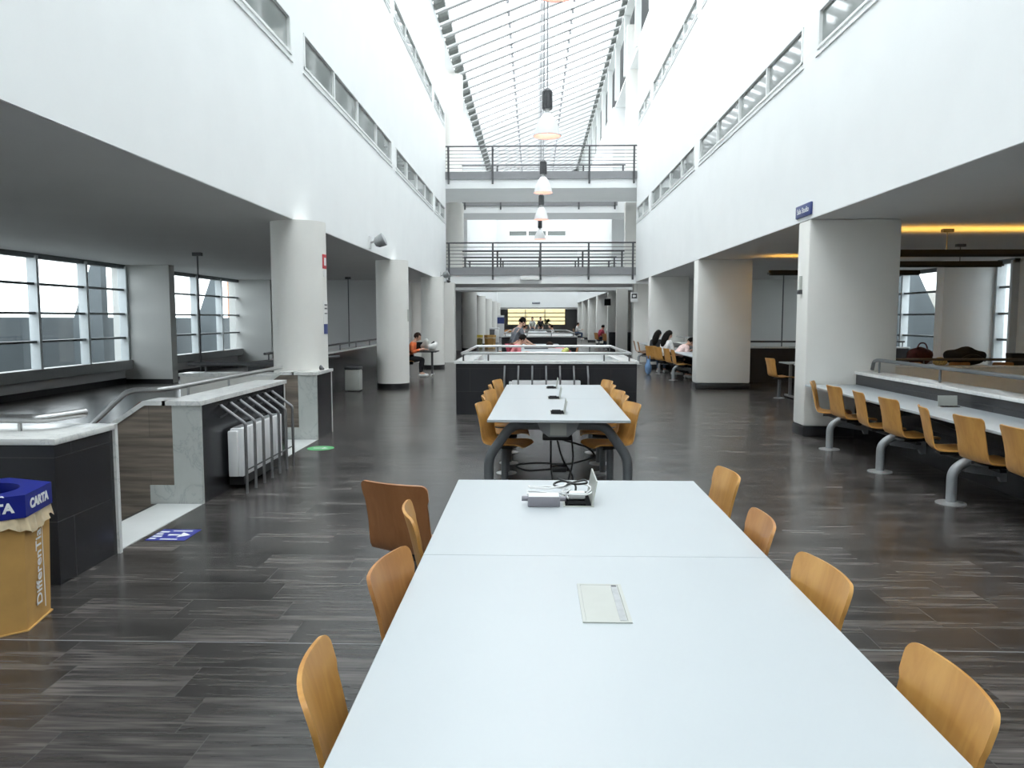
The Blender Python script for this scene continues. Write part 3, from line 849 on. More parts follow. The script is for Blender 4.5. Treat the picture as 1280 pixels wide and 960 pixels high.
for k, (y, a, xa, xb) in enumerate(((7.48, 17, -.535, .985), (8.1, -3, -.555, .99), (8.75, 15, -.54, .99), (9.38, -3, -.56, .99), (10.2, 15, -.525, 1.0))):
    chair(xa, y, -90-a, 'beech chair, stair side of the second table, ' + names2[k], G2, 'wood')
    chair(xb, y, 90+a, 'beech chair, long wall desk side of the second table, ' + names2[k], G2, 'wood')

def desk_post(x, y, label, mirror=1, group='seat posts under the wall desks'):
    t = tag(empty('seat_post', (x, y, 0)), label, 'seat post', group)
    pp = MB().tube(bend([(0, 0, 0), (0, 0, .30), (.13, 0, .385), (.22, 0, .385)], .12, 8), .043, 14).build('post', M['postmetal'], t)
    MB().lathe([(.125, 0), (.125, .008), (.08, .016), (.048, .018)], 28).build('base_plate', M['plate'], pp)
    MB().prism([(.10, .36), (.10, .29), (.40, .245), (.42, .20), (.47, .20), (.47, .33), (.42, .335)], 'y', -.02, .02).build('arm', M['postmetal'], t)
    MB().box(.14, .20, -.46, .46, .366, .394, bevel=.005).build('seat_beam', M['black'], t)
    return t
G3 = 'chairs along the long wall desk'
desc3 = ['nearest the pillar, seen from the side', 'second from the pillar', 'third from the pillar', 'in front of the open power box', 'fifth from the pillar, turned away', 'sixth from the pillar, its back square to us', 'last towards the camera, cut by the frame']
for k, (y, a) in enumerate(((10.10, 25), (9.40, -4), (8.70, 6), (7.96, -4), (7.25, 16), (6.50, -6), (5.85, -2))):
    chair(3.60, y, -90-a, 'beech chair of the long wall desk, ' + desc3[k], G3, 'wood', False)
for y, l in ((9.73, 'curved grey seat post nearest the wide pillar'), (8.30, 'curved grey seat post in the middle of the long wall desk'),
             (6.88, 'curved grey seat post of the long wall desk nearest the camera in view'), (5.50, 'curved grey seat post at the near end of the long wall desk')):
    desk_post(3.73, y, l)

# ------------------------------------------------------------------ power boxes, tables
def power_box(loc, rz, label, open_=True, group=None, parent=None):
    t = tag(empty('power_box', loc, rz), label, 'power box', group)
    if parent: t.parent = parent
    fr = MB(); w, h = .0745, .167
    fr.box(-w, w, -h, -h+.010, .0005, .004); fr.box(-w, w, h-.010, h, .0005, .004)
    fr.box(-w, -w+.010, -h+.010, h-.010, .0005, .004); fr.box(w-.012, w, -h+.010, h-.010, .0005, .004)
    fr.build('frame', M['boxgrey'], t)
    if open_:
        so = MB().box(-w+.010, w-.012, -h+.010, h-.010, .0002, .0015).build('well', M['matteblack'], t)
        l = MB(); l.prism([(w-.012, .004), (w-.005, .004), (w+.016, .125), (w+.009, .127)], 'y', -h+.008, h-.008); l.build('lid', M['boxgrey'], t)
        p = MB()
        for k in range(4): p.box(-.050, .035, -.145+k*.075, -.085+k*.075, .0016, .012, bevel=.003)
        p.build('sockets', M['matteblack'], so)
    else:
        l = MB().box(-w+.011, w-.013, -h+.011, h-.011, .001, .0035).build('lid', M['boxgrey'], t)
        MB().box(w-.036, w-.016, -h+.012, h-.012, .0036, .0048).build('hinge_strip', M['alu'], l)
        MB().box(w-.034, w-.018, h-.030, h-.014, .0048, .0054).build('catch', M['darksteel'], l)
    return t

def table(name, label, x0, x1, y0, y1, seams, legs):
    cx = (x0+x1)/2; hw = (x1-x0)/2
    t = tag(empty(name, (cx, y0, 0)), label, 'table', 'white study tables down the middle')
    L = y1-y0
    edges = [0]+[s-y0 for s in seams]+[L]
    for k in range(len(edges)-1):
        a, c = edges[k], edges[k+1]
        MB().box(-hw, hw, a+(.0012 if k else 0), c-(.0012 if k < len(edges)-2 else 0), .715, .74, bevel=.0025, seg=1).build('tabletop', M['laminate'], t)
    for ly in legs:
        p = bend([(-hw-.0, ly, .0), (-hw-.0, ly, .36), (-hw+.215, ly, .665), (hw-.215, ly, .665), (hw+.0, ly, .36), (hw+.0, ly, 0)], .085, 6)
        la = MB().tube(p, .045, 14).build('leg_arch', M['legmetal'], t)
        for sx in (-1, 1):
            MB().lathe([(.065, 0), (.065, .012), (.047, .02)], 20, (sx*hw, ly, 0)).build('foot', M['legmetal'], la)
        MB().box(-.05, .05, ly-.03, ly+.03, .66, .715).build('spacer', M['legmetal'], t)
    for sx in (-1, 1):
        MB().box(sx*.42-.03, sx*.42+.03, min(legs)+.02, max(legs)-.02, .655, .705).build('rail', M['legmetal'], t)
    tr = MB(); a, c = min(legs)-.08, max(legs)+.05
    tr.prism([(-.20, .712), (.20, .712), (.16, .62), (.09, .565), (-.09, .565), (-.16, .62)], 'y', a, c)
    tr.build('cable_tray', M['postmetal'], t)
    MB().box(-.075, .075, a+.01, a-.012, .58, .69).build('tray_plate', M['boxgrey'], t)
    return t
table('study_table', 'long white study table filling the foreground', -.428, .897, .25, 4.285, [1.30, 2.895], [.5, 3.55])
table('study_table', 'second white study table on an arched grey frame, before the central well', -.425, .865, 6.86, 10.55, [8.7], [.22, 3.45]).rotation_euler.z = R(-.7)
G = 'flush power boxes in the tables'
power_box((.222, 2.407, .74), 0, 'closed pale grey power box set in the near table', False, G)
power_box((.217, 3.83, .74), 0, 'open power box full of cables at the far end of the near table', True, G)
for y, l in ((7.42, 'open power box with raised lid at the near end of the second table'), (8.8, 'power box in the middle of the second table'), (10.1, 'power box at the far end of the second table')):
    power_box((.225, y, .74), 0, l, True, G)
# things on the near table
t = tag(empty('power_adapter', (.048, 3.70, .7402)), 'grey power adapter brick beside the open power box', 'power adapter')
MB().box(-.078, .078, -.045, .045, 0, .05, bevel=.005).build('case', M['mauvegrey'], t)
MB().box(-.074, .074, -.041, .041, .05, .052, bevel=.001).build('top_face', M['whiteplastic'], t)
for sx in (-1, 1): MB().tube([(sx*.078, .01, .030), (sx*.108, .01, .030)], .013, 10).build('plug_end', M['mauvegrey'], t)
random.seed(11)
pts = [(.12, .02, .03)]
for k in range(26):
    a = 2*PI*k/12
    pts.append((.02+.10*math.cos(a)+random.uniform(-.015, .015), .13+.05*math.sin(a)+random.uniform(-.012, .012), .012+.0025*k+random.uniform(0, .006)))
MB().tube(pts, .0045, 6).build('white_cord', M['whiteplastic'], t)
t = tag(empty('plug', (.225, 3.80, .7522)), 'white plug and cord lying in the open power box of the near table', 'plug', None)
MB().box(-.05, .03, -.03, .02, 0, .035, bevel=.008).build('plug_body', M['whiteplastic'], t)
pts = [(.03, 0, .02), (.07, .03, .04), (.05, .08, .05), (-.01, .09, .06), (-.07, .06, .045), (-.09, 0, .02), (-.05, -.05, .03), (.04, -.06, .03), (.07, -.02, .04)]
MB().tube(bend(pts, .04), .0045, 6).build('cord', M['whiteplastic'], t)
t = tag(empty('cable', (.205, 3.86, .7522)), 'thin black cable looped over the open power box of the near table', 'cable')
pts = [(0, -.03, 0), (.01, 0, .05), (-.01, .03, .06), (-.07, .05, .065), (-.115, .02, .05), (-.07, -.02, .045), (.0, .02, .065), (.06, .05, .07), (.07, .02, .06), (0, .0, .055), (-.08, .05, .075)]
MB().tube(bend(pts, .04), .0055, 6).build('loop', M['black'], t)
# cables under the second table
t = tag(empty('cable_bundle', (.22, 7.25, 0)), 'tangle of black cables hanging under the second table', 'cable')
MB().box(-.14, .14, -.05, .05, .50, .555, bevel=.01).build('socket_strip', M['black'], t)
def hang(p): MB().tube(bend(p, .12, 6), .009, 6).build('cable', M['black'], t)
hang([(-.06, 0, .52), (-.06, .02, .2), (-.02, 0, .012), (.02, -.12, .010)])
hang([(.13, 0, .56), (.16, .0, .3), (.10, -.02, .1), (.14, -.1, .01)])
hang([(.05, 0, .5), (.30, .05, .42), (.38, .05, .33), (.1, .02, .25), (-.2, 0, .28), (-.42, 0, .25), (-.30, .02, .19), (0, 0, .22), (.12, 0, .2)])
hang([(.0, 0, .5), (.05, 0, .3), (.17, .02, .12), (.1, 0, .05), (.05, .0, .012)])
MB().box(-.05, .09, -.04, .04, .19, .25, bevel=.012).build('transformer', M['black'], t)

# ------------------------------------------------------------------ wall desks
def wall_desk(label, x0, x1, y0, y1):
    t = tag(empty('wall_desk', (x1, y0, 0)), label, 'desk', 'white desks along the well parapets')
    L = y1-y0
    MB().box(x0-x1, -.002, 0, L, .715, .74, bevel=.003).build('desktop', M['laminate'], t)
    k = 0; y = .35
    while y < L:
        MB().prism([(-.002, .715), (x0-x1+.15, .715), (x0-x1+.15, .69), (-.06, .48), (-.002, .48)], 'y', y-.02, y+.02).build('bracket', M['darksteel'], t); y += 1.4
    return t
wall_desk('long white wall desk against the dark parapet by the wide pillar', 3.74, 4.45, 3.4, 10.70)
wall_desk('white wall desk where the students sit between the wide pillars', 3.78, 4.45, 18.5, 25.0)
wall_desk('short white wall desk with two empty chairs beyond the students', 3.9, 4.5, 25.75, 29.1)
b = power_box((4.28, 8.0, .74), PI/2, 'open power box with raised lid on the long wall desk', True, 'power boxes on the long wall desk')
b.scale = (.62, .62, .9)

# desk across the far side of the right-hand well
t = tag(empty('reading_desk', (8.0, 15.15, 0)), 'desk piled with bags across the right-hand well', 'desk')
MB().box(-2.8, 2.6, -.3, .4, .715, .74, bevel=.003).build('desktop', M['laminate'], t)
for x in (-2.5, 0, 2.4): MB().box(x-.03, x+.03, -.2, .3, 0, .715).build('leg', M['legmetal'], t)
for x, l in ((7.05, 'under the dark red bag'), (7.95, 'in front of the black coat'), (8.75, 'beside the black box')):
    chair(x, 14.56, 0, 'beech chair seen over the far well parapet, ' + l, 'chairs across the right-hand well', 'woodred')
def blob(name, label, cat, loc, r, mat, seed, extra=None, amp=.18):
    t = tag(empty(name, loc), label, cat)
    random.seed(seed)
    m = MB(); m.ball((0, 0, r[2]), r, 28, 18)
    ph = [random.uniform(0, 6) for _ in range(6)]
    for v in m.bm.verts:
        c = v.co
        k = 1+amp*(math.sin(c.x*17+ph[0])*math.sin(c.z*15+ph[1]) + .6*math.sin(c.y*23+ph[2]+c.x*8))
        v.co = Vector((c.x*k, c.y*k, max(0.0, c.z*k)))
    m.build('body', mat, t, angle=80)
    return t
t = blob('coat', 'black coat heaped on the reading desk across the well', 'coat', (8.32, 15.1, .741), (.40, .22, .17), M['blackcloth'], 3, amp=.07)
MB().tube(bend([(-.2, -.2, .12), (-.05, -.24, .22), (.15, -.22, .2), (.3, -.15, .1)], .1), .02, 8).build('strap', M['black'], t)
t = blob('bag', 'dark red bag on the reading desk beside the black coat', 'bag', (7.45, 15.1, .741), (.24, .18, .18), M['maroon'], 5, amp=.09)
MB().tube(bend([(-.1, -.1, .33), (-.05, -.1, .44), (.06, -.1, .44), (.1, -.1, .33)], .06), .014, 8).build('handle', M['maroon'], t)
t = blob('scarf', 'crumpled pale yellow scarf between the dark red bag and the black coat', 'scarf', (7.80, 15.0, .741), (.12, .12, .065), plain('yellow_patterned_cloth', (.55, .42, .18), .9, noise=.5, nscale=40), 8)
t = tag(empty('box', (9.25, 15.05, .741)), 'small black box on the reading desk beyond the black coat', 'box')
MB().box(-.13, .13, -.1, .1, 0, .24, bevel=.01).build('body', M['black'], t)
MB().box(-.132, .132, -.102, .102, .18, .245, bevel=.008).build('lid', M['black'], t)

# small table and chair seen between the wide pillars
t = tag(empty('desk', (5.72, 16.1, 0)), 'small white desk between the wide pillars by the black parapet', 'desk')
MB().box(-.55, 1.3, -.3, .3, .715, .74, bevel=.003).build('desktop', M['laminate'], t)
for x in (-.4, 1.1):
    MB().box(x-.025, x+.025, -.28, .28, .02, .06).build('foot', M['postmetal'], t)
    MB().box(x-.025, x+.025, -.03, .03, .06, .715).build('leg', M['postmetal'], t)
chair(4.83, 16.0, -78, 'beech chair at the small desk between the wide pillars', 'chairs in the study aisle', 'wood')

# chairs of the student desk and beyond
G4 = 'chairs at the student desk'
def under(x, y, a, l, g, mat='woodred', post=True):
    """a chair whose seat centre is at x, y"""
    r = R(a); return chair(x+math.sin(r)*.28, y-math.cos(r)*.28, a, l, g, mat, post)
chair(3.58, 20.25, -86, 'empty beech chair at the student desk nearest the wide pillar', G4, 'wood', False)
under(3.84, 21.2, -75, 'beech chair of the student resting a head on the desk', G4, 'wood', False)
under(3.74, 22.3, -62, 'beech chair of the long haired student in white', G4, 'wood', False)
under(3.62, 23.2, -38, 'beech chair of the student beside the blue bag, back turned to the camera', G4, 'wood', False)
for y, l in ((20.65, 'grey seat post at the student desk nearest the wide pillar'), (23.0, 'grey seat post between the long haired students')):
    desk_post(3.72, y, l)
for y, l in ((27.2, 'nearer empty beech chair beyond the students'), (28.3, 'farther empty beech chair beyond the students')):
    chair(3.62, y, -95, l, 'empty chairs beyond the students', 'woodred', False)
desk_post(3.75, 27.75, 'grey seat post under the empty chairs beyond the students')

# ------------------------------------------------------------------ recycling bins
def bin_(loc, rz, label, lidmat, bodymat, text=True):
    t = tag(empty('recycling_bin', loc, rz), label, 'bin', 'cardboard recycling bins')
    r = .312
    def hexp(rad, a0=0): return [(rad*math.cos(PI/3*k+a0), rad*math.sin(PI/3*k+a0)) for k in range(6)]
    m = MB()
    lo, hi = hexp(r*.94), hexp(r)
    A = [m.bm.verts.new((p[0], p[1], .0)) for p in lo]; B = [m.bm.verts.new((p[0], p[1], .625)) for p in hi]
    for k in range(6): m.bm.faces.new((A[k], A[(k+1) % 6], B[(k+1) % 6], B[k]))
    m.bm.faces.new(A); m.bm.faces.new(B)
    bd = m.build('body', bodymat, t)
    fl = MB(); q = hexp(r*.94+.012)
    fl.prism(q, 'z', 0, .006); fl.build('base_flap', bodymat, t)
    # liner folded over the rim
    m = MB(); random.seed(2); n = 72; rings = []
    for z, ex in ((.63, .006), (.59, .012), (.545, .022)):
        ring = []
        for k in range(n):
            a = 2*PI*k/n; s = k % 12/12; ka = int(k/12)
            p = Vector(hi[ka]).lerp(Vector(hi[(ka+1) % 6]), s)
            d = p.normalized(); e = ex*(1+.5*math.sin(k*2.3)+.3*math.sin(k*5.1))
            zz = z + (.022*math.sin(k*.37)+.008*math.sin(k*1.9) if z < .57 else 0)
            ring.append(m.bm.verts.new((p.x+d.x*e, p.y+d.y*e, zz)))
        rings.append(ring)
    for i in range(2):
        for k in range(n): m.bm.faces.new((rings[i][k], rings[i][(k+1) % n], rings[i+1][(k+1) % n], rings[i+1][k]))
    m.build('liner', M['bag'], t)
    # lid with round hole
    m = MB(); R1 = r+.016; ho = .155; n = 48
    def hexr(a, rad):
        k = PI/3; aa = (a % k)-k/2
        return rad*math.cos(k/2)/math.cos(aa)
    top_o, top_i, bot_o, in_b = [], [], [], []
    for k in range(n):
        a = 2*PI*k/n; c, s = math.cos(a), math.sin(a); rr = hexr(a, R1)
        top_o.append(m.bm.verts.new((rr*c, rr*s, .735))); bot_o.append(m.bm.verts.new((rr*c, rr*s, .615)))
        top_i.append(m.bm.verts.new((ho*c*1.15, ho*s*1.15, .735))); in_b.append(m.bm.verts.new((ho*c*1.15, ho*s*1.15, .65)))
    for k in range(n):
        j = (k+1) % n
        m.bm.faces.new((top_o[k], top_o[j], top_i[j], top_i[k])); m.bm.faces.new((bot_o[k], bot_o[j], top_o[j], top_o[k]))
        m.bm.faces.new((top_i[k], top_i[j], in_b[j], in_b[k])); 
    lid = m.build('lid', lidmat, t)
    MB().lathe([(.185, .632), (.185, .638)], 32).build('opening', M['blackcloth'], t)  # black disc painted in for the shade inside the bin
    if text:
        for k in (4, 5):
            a = PI/3*k+PI/6; nn = Vector((math.cos(a), math.sin(a), 0)); x = Vector((0, 0, 1)).cross(nn)
            p = nn*(R1*math.cos(PI/6)+.001)
            lettering('lettering', 'CARTA', .068, M['white'], lid, (p.x, p.y, .672), x, nn, .05, stretch=1.0)
        for k in (3, 4):
            a = PI/3*k+PI/6+PI/2.6
            lettering('top_lettering', 'CARTA', .05, M['white'], lid, (.0 + .25*math.cos(PI/3*k+PI/6), .25*math.sin(PI/3*k+PI/6), .7355), (math.cos(a), math.sin(a), 0), (0, 0, 1), .03)
        a = PI/3*5+PI/6; nn = Vector((math.cos(a), math.sin(a), -.0)); side = Vector((0, 0, 1)).cross(nn)
        nn2 = Vector((nn.x, nn.y, -.024)).normalized()
        up = Vector((0, 0, 1)) - nn2*nn2.z
        p = nn*(r*.97*math.cos(PI/6)+.0045)-side*.0
        lettering('side_lettering', 'DifferenTia', .092, M['white'], bd, (p.x, p.y, .30), up, nn2, .012, stretch=1.0)
        mm = MB(); q0 = p+side*.055
        mm.box(-.002, .002, -.002, .002, .06, .53)
        o = mm.build('underline', M['white'], bd); o.location = (q0.x, q0.y, 0)
    return t
# right face runs from A to B; centre is r behind
A = Vector((-2.68, 3.868, 0)); B = Vector((-2.74, 4.165, 0))
d = (B-A).normalized(); nrm = Vector((d.y, -d.x, 0))
cen = (A+B)/2 - nrm*.312*.94*math.cos(PI/6)
face_a = math.atan2(nrm.y, nrm.x)
bin_((cen.x, cen.y, 0), face_a-(PI/3*5+PI/6), 'tan cardboard recycling bin with blue lid, beside the black stair parapet', M['bluelid'], M['cardboard'])
bin_((-3.15, 42.4, 0), .3, 'far recycling bin with yellow lid by the far columns', M['yellowlid'], M['olive'], False)
bin_((-2.45, 42.6, 0), .1, 'plain tan far recycling bin next to the yellow lidded one', M['cardboard'], M['cardboard'], False)
t = tag(empty('photocopier', (-2.75, 53, 0)), 'dark and white photocopier by the far columns', 'photocopier')
MB().box(-.32, .02, -.3, .3, 0, .9, bevel=.02).build('body', M['darksteel'], t)
MB().box(.02, .3, -.3, .3, 0, .85, bevel=.02).build('paper_unit', M['whiteplastic'], t)
MB().box(-.34, .32, -.3, .3, .9, 1.02, bevel=.02).build('scanner_lid', M['whiteplastic'], t)

# ------------------------------------------------------------------ floor stickers
t = tag(empty('floor_sticker', (-2.75, 5.68, 0)), 'blue rectangular floor sticker in front of the stair opening', 'sticker')
MB().box(-.15, .15, -.15, .15, .0005, .003, bevel=.001).build('film', M['stickerblue'], t)
p = MB()
for k in range(4): p.box(-.14, -.14+.05+.02*(k % 2), -.12+.06*k, -.09+.06*k, .003, .0036)
p.box(-.04, .06, -.02, .01, .003, .0036); p.prism([(.05, -.07), (.13, -.005), (.05, .06)], 'z', .003, .0036)
p.box(-.05, .1, .09, .11, .003, .0036); p.box(-.05, .08, -.13, -.11, .003, .0036)
p.build('print', M['white'], t)
t = tag(empty('floor_sticker', (-2.72, 9.62, 0)), 'round green floor sticker by the farther stair opening', 'sticker')
MB().lathe([(.17, .0005), (.17, .003)], 36).build('film', M['stickergreen'], t)
p = MB(); p.box(-.09, .05, -.02, .02, .003, .0036); p.prism([(.03, -.06), (.10, 0), (.03, .06)], 'z', .003, .0036)
p.build('print', M['white'], t)

# ------------------------------------------------------------------ signs and small wall things
t = tag(empty('wall_sign', (XR, 10.95, 3.14)), 'navy room sign on the white wall above the widest pillar', 'sign')
MB().box(-.03, 0, -.30, .30, -.085, .085, bevel=.008).build('panel', M['navy'], t)
lettering('lettering', 'Sala Studio', .105, M['white'], t, (-.031, 0, 0), (0, -1, 0), (-1, 0, 0), .012)
def column_card(y, ang, z, w, h, mat, name, label, cat, parts=()):
    c = Vector((-3.35, y, 0)); r = .382
    t = tag(empty(name, (c.x, c.y, z)), label, cat)
    m = MB(); n = 6; half = w/2/r
    for rr, nm in ((r, 'o'),):
        ring = []
        for k in range(n+1):
            a = ang-half+2*half*k/n
            ring.append([m.bm.verts.new((q*math.cos(a), q*math.sin(a), zz)) for q, zz in ((r, -h/2), (r+.004, -h/2), (r+.004, h/2), (r, h/2))])
        for k in range(n):
            for j in range(4): m.bm.faces.new((ring[k][j], ring[k][(j+1) % 4], ring[k+1][(j+1) % 4], ring[k+1][j]))
        m.bm.faces.new(ring[0]); m.bm.faces.new(list(reversed(ring[-1])))
    m.build('card', mat, t)
    for (dz, hh, ww, mt) in parts:
        m = MB(); hf = ww/2/r
        ring = []
        for k in range(n+1):
            a = ang-hf+2*hf*k/n
            ring.append([m.bm.verts.new((q*math.cos(a), q*math.sin(a), zz)) for q, zz in ((r+.004, dz-hh/2), (r+.006, dz-hh/2), (r+.006, dz+hh/2), (r+.004, dz+hh/2))])
        for k in range(n):
            for j in range(4): m.bm.faces.new((ring[k][j], ring[k][(j+1) % 4], ring[k+1][(j+1) % 4], ring[k+1][j]))
        m.bm.faces.new(ring[0]); m.bm.faces.new(list(reversed(ring[-1])))
        m.build('symbol', mt, t)
    return t
a0 = -.09
column_card(10.95, a0, 2.45, .15, .20, M['red'], 'safety_sign', 'red safety sign on the nearest round column', 'sign', ((.0, .11, .07, M['white']),))
column_card(10.95, a0, 2.28, .12, .09, M['paper'], 'notice', 'small paper slip below the red sign on the round column', 'notice')
column_card(10.95, a0, 1.74, .16, .32, M['paper'], 'notice', 'white paper notice on the nearest round column', 'notice', ((.1, .02, .1, M['darksteel']), (.05, .02, .1, M['darksteel']), (-.02, .015, .1, M['darksteel'])))
column_card(10.95, a0, 1.50, .14, .14, M['navy'], 'notice', 'blue card below the white notice on the round column', 'notice')
column_card(18.15, a0, 1.72, .12, .28, M['boxgrey'], 'notice', 'grey notice on the second round column', 'notice')
def spot(loc, side, label):
    t = tag(empty('floodlight', loc), label, 'floodlight', 'small floodlights on the long walls')
    s = -side
    MB().box(min(0, s*.03), max(0, s*.03), -.08, .08, -.12, .12).build('wall_plate', M['whiteplastic'], t)
    MB().tube([(s*.03, 0, 0), (s*.14, 0, .03)], .02, 8).build('arm', M['steel'], t)
    m = MB(); m.lathe([(.06, -.12), (.11, -.06), (.13, .06), (.13, .09), (.10, .1)], 20)
    me = bpy.data.meshes.new('t'); m.bm.to_mesh(me); m.bm.free()
    k = MB(); k.mesh(me, Matrix.Translation((s*.22, 0, .03)) @ Matrix.Rotation(R(65)*s, 4, 'Y'))
    k.build('head', M['alu'], t)
spot((XL, 15.45, 3.16), -1, 'floodlight on the left wall above the gap between the first two round columns')
spot((XL, 27.0, 3.14), -1, 'floodlight on the left wall close to the lower near footbridge')
spot((XR, 34.9, 3.3), 1, 'floodlight beyond the lower near footbridge by the exit sign')
t = tag(empty('camera', (XL+.1, 28.8, 3.02)), 'small dark security camera at the corner of the lower near footbridge', 'security camera')
MB().ball((0, 0, 0), (.07, .09, .06)).build('housing', M['darksteel'], t); MB().tube([(0, .02, .03), (-.08, .06, .06)], .015, 8).build('arm', M['darksteel'], t)
t = tag(empty('exit_sign', (3.72, 29.0, 2.45)), 'white sign with dark running symbol hanging beside the fourth pillar', 'sign')
MB().box(-.13, .13, -.02, .02, -.19, .16, bevel=.006).build('panel', M['white'], t)
p = MB(); p.box(-.10, .11, -.023, -.02, -.06, .13); p.build('symbol_ground', M['darksteel'], t)
p = MB(); p.prism([(-.06, .03), (-.0, .09), (-.0, .055), (.06, .055), (.06, .01), (-.0, .01), (-.0, -.03)], 'y', -.026, -.023); p.build('arrow', M['white'], t)
for x in (-.1, .1): MB().tube([(x, 0, .16), (x, 0, .53)], .005, 6).build('hanger', M['steel'], t)
t = tag(empty('monitor', (3.72, 39.3, 2.45)), 'small dark monitor hanging by the far pillars', 'monitor')
MB().box(-.18, .14, -.06, .06, -.15, .2, bevel=.02).build('body', M['black'], t); MB().tube([(0, 0, .2), (0, 0, .53)], .015, 8).build('pole', M['darksteel'], t)
MB().box(-.15, .11, -.066, -.06, -.12, .17).build('screen', M['screen'], t)
t = tag(empty('wall_lamp', (XR-.0, 11.0, 2.02)), 'slim dark wall fitting on the edge of the widest pillar', 'wall fitting')
MB().box(-.05, 0, -.05, .05, -.03, .03, bevel=.008).build('base', M['darksteel'], t); MB().box(-.025, -.004, -.03, .03, .03, .22).build('plate', M['boxgrey'], t)
t = tag(empty('alarm_box', (WR, 17.3, 2.1)), 'small red alarm box on the beige wall past the study aisle window', 'alarm box')
MB().box(-.06, 0, -.1, .1, -.12, .12, bevel=.01).build('case', M['red'], t); MB().lathe([(.03, 0), (.03, .01)], 14, (-.03, 0, .12)).build('button', M['black'], t)
t = tag(empty('end_sign', (.15, YE, 3.0)), 'small blue-grey sign over the opening in the far end wall', 'sign')
MB().box(-.35, .35, -.05, 0, -.08, .08, bevel=.01).build('panel', plain('blue_grey_sign', (.22, .24, .32), .5, noise=.1), t)
MB().box(-.3, .3, -.056, -.05, -.02, .02).build('stripe', M['boxgrey'], t)
# power poles and linear pendants in the aisles
def pole(x, y, label, z0=0.0):
    t = tag(empty('service_pole', (x, y, z0)), label, 'pole', 'thin service poles in the side aisles')
    MB().tube([(0, 0, .02), (0, 0, CZ-z0)], .018, 8).build('pole', M['darksteel'], t)
    MB().box(-.09, .09, -.05, .05, CZ-z0-.07, CZ-z0).build('ceiling_box', M['darksteel'], t)
    MB().box(-.07, .07, -.05, .05, 0, .03).build('foot', M['darksteel'], t)
pole(-6.94, 15.8, 'thin dark service pole before the stair aisle window')
pole(-6.1, 25.2, 'thin dark service pole behind the gap between the first two round columns')
pole(7.0, 22.0, 'thin dark service pole behind the back parapet of the study aisle')
def linear(x0, x1, y, lit, label, z=2.62):
    t = tag(empty('linear_pendant', ((x0+x1)/2, y, z)), label, 'lamp', 'linear pendants in the study aisle')
    h = (x1-x0)/2
    tb = MB(); tb.tube([(-h, 0, 0), (h, 0, 0)], .04, 12); tb.box(-h, h, -.048, -.042, 0, .07); tb.box(-h, h, .042, .048, 0, .07); tb.build('housing', M['black'], t)
    for s in (-1, 1): MB().lathe([(.05, -.02), (.05, .02)], 12, (s*h, 0, 0)).build('end_cap', M['darksteel'], t)
    if lit: MB().box(-h+.05, h-.05, -.015, .015, .040, .050).build('glow_strip', M['warmtube'], t)
    for s in (-.55, .55):
        MB().tube([(s*h, 0, .045), (s*h, 0, CZ-z)], .008, 6).build('rod', M['darksteel'], t)
        MB().box(s*h-.08, s*h+.08, -.04, .04, CZ-z-.05, CZ-z).build('ceiling_box', M['darksteel'], t)
linear(5.2, 9.9, 12.0, True, 'nearest linear pendant, throwing a warm band on the ceiling over the well')
linear(5.2, 8.5, 14.4, False, 'unlit dark linear pendant behind the nearest lit one')
linear(5.1, 8.3, 17.0, True, 'farther lit linear pendant between the wide pillars')

# ------------------------------------------------------------------ things at the table behind the second round column
t = tag(empty('folding_table', (-3.3, 21.75, 0)), 'dark table with chrome feet behind the second round column', 'table')
MB().box(-.75, .56, -.35, .35, .70, .73, bevel=.006).build('tabletop', M['black'], t)
for x in (-.55, .40):
    MB().tube(bend([(x, -.3, .03), (x, -.3, .07), (x, .3, .07), (x, .3, .03)], .03), .018, 8).build('foot', M['plate'], t)
    MB().box(x-.03, x+.03, -.03, .03, .07, .70).build('leg', M['darksteel'], t)
for k, (y, l) in enumerate(((21.55, 'white crumpled plastic bag at the outer end of the dark table'), (21.95, 'grey white crumpled plastic bag beside the person in orange'))):
    q = blob('plastic_bag', l, 'bag', (-2.86-.24*k, y, .731), (.13, .13, .14), M['paper'] if k == 0 else M['boxgrey'], 20+k, amp=.25)
    MB().tube([(0, 0, .2), (.05, 0, .28)], [.05, .015], 8).build('knot', M['blackcloth'] if k == 0 else M['paper'], q)
t = tag(empty('laptop', (-3.30, 21.98, .731)), 'dark laptop screen behind the person in orange', 'laptop')
MB().box(-.16, .16, -.11, .11, 0, .018, bevel=.004).build('base', M['darksteel'], t)
MB().prism([(.11, .018), (.125, .018), (.18, .24), (.165, .24)], 'x', -.16, .16).build('screen', M['screen'], t)
t = tag(empty('paper_bin', (-4.1, 17.3, 0)), 'pale waste bin in front of the black parapet by the second round column', 'bin')
m = MB(); m.box(-.17, .17, -.15, .15, .02, .5, bevel=.03); m.build('body', M['boxgrey'], t); MB().box(-.18, .18, -.16, .16, .5, .56, bevel=.02).build('lid', M['darksteel'], t)

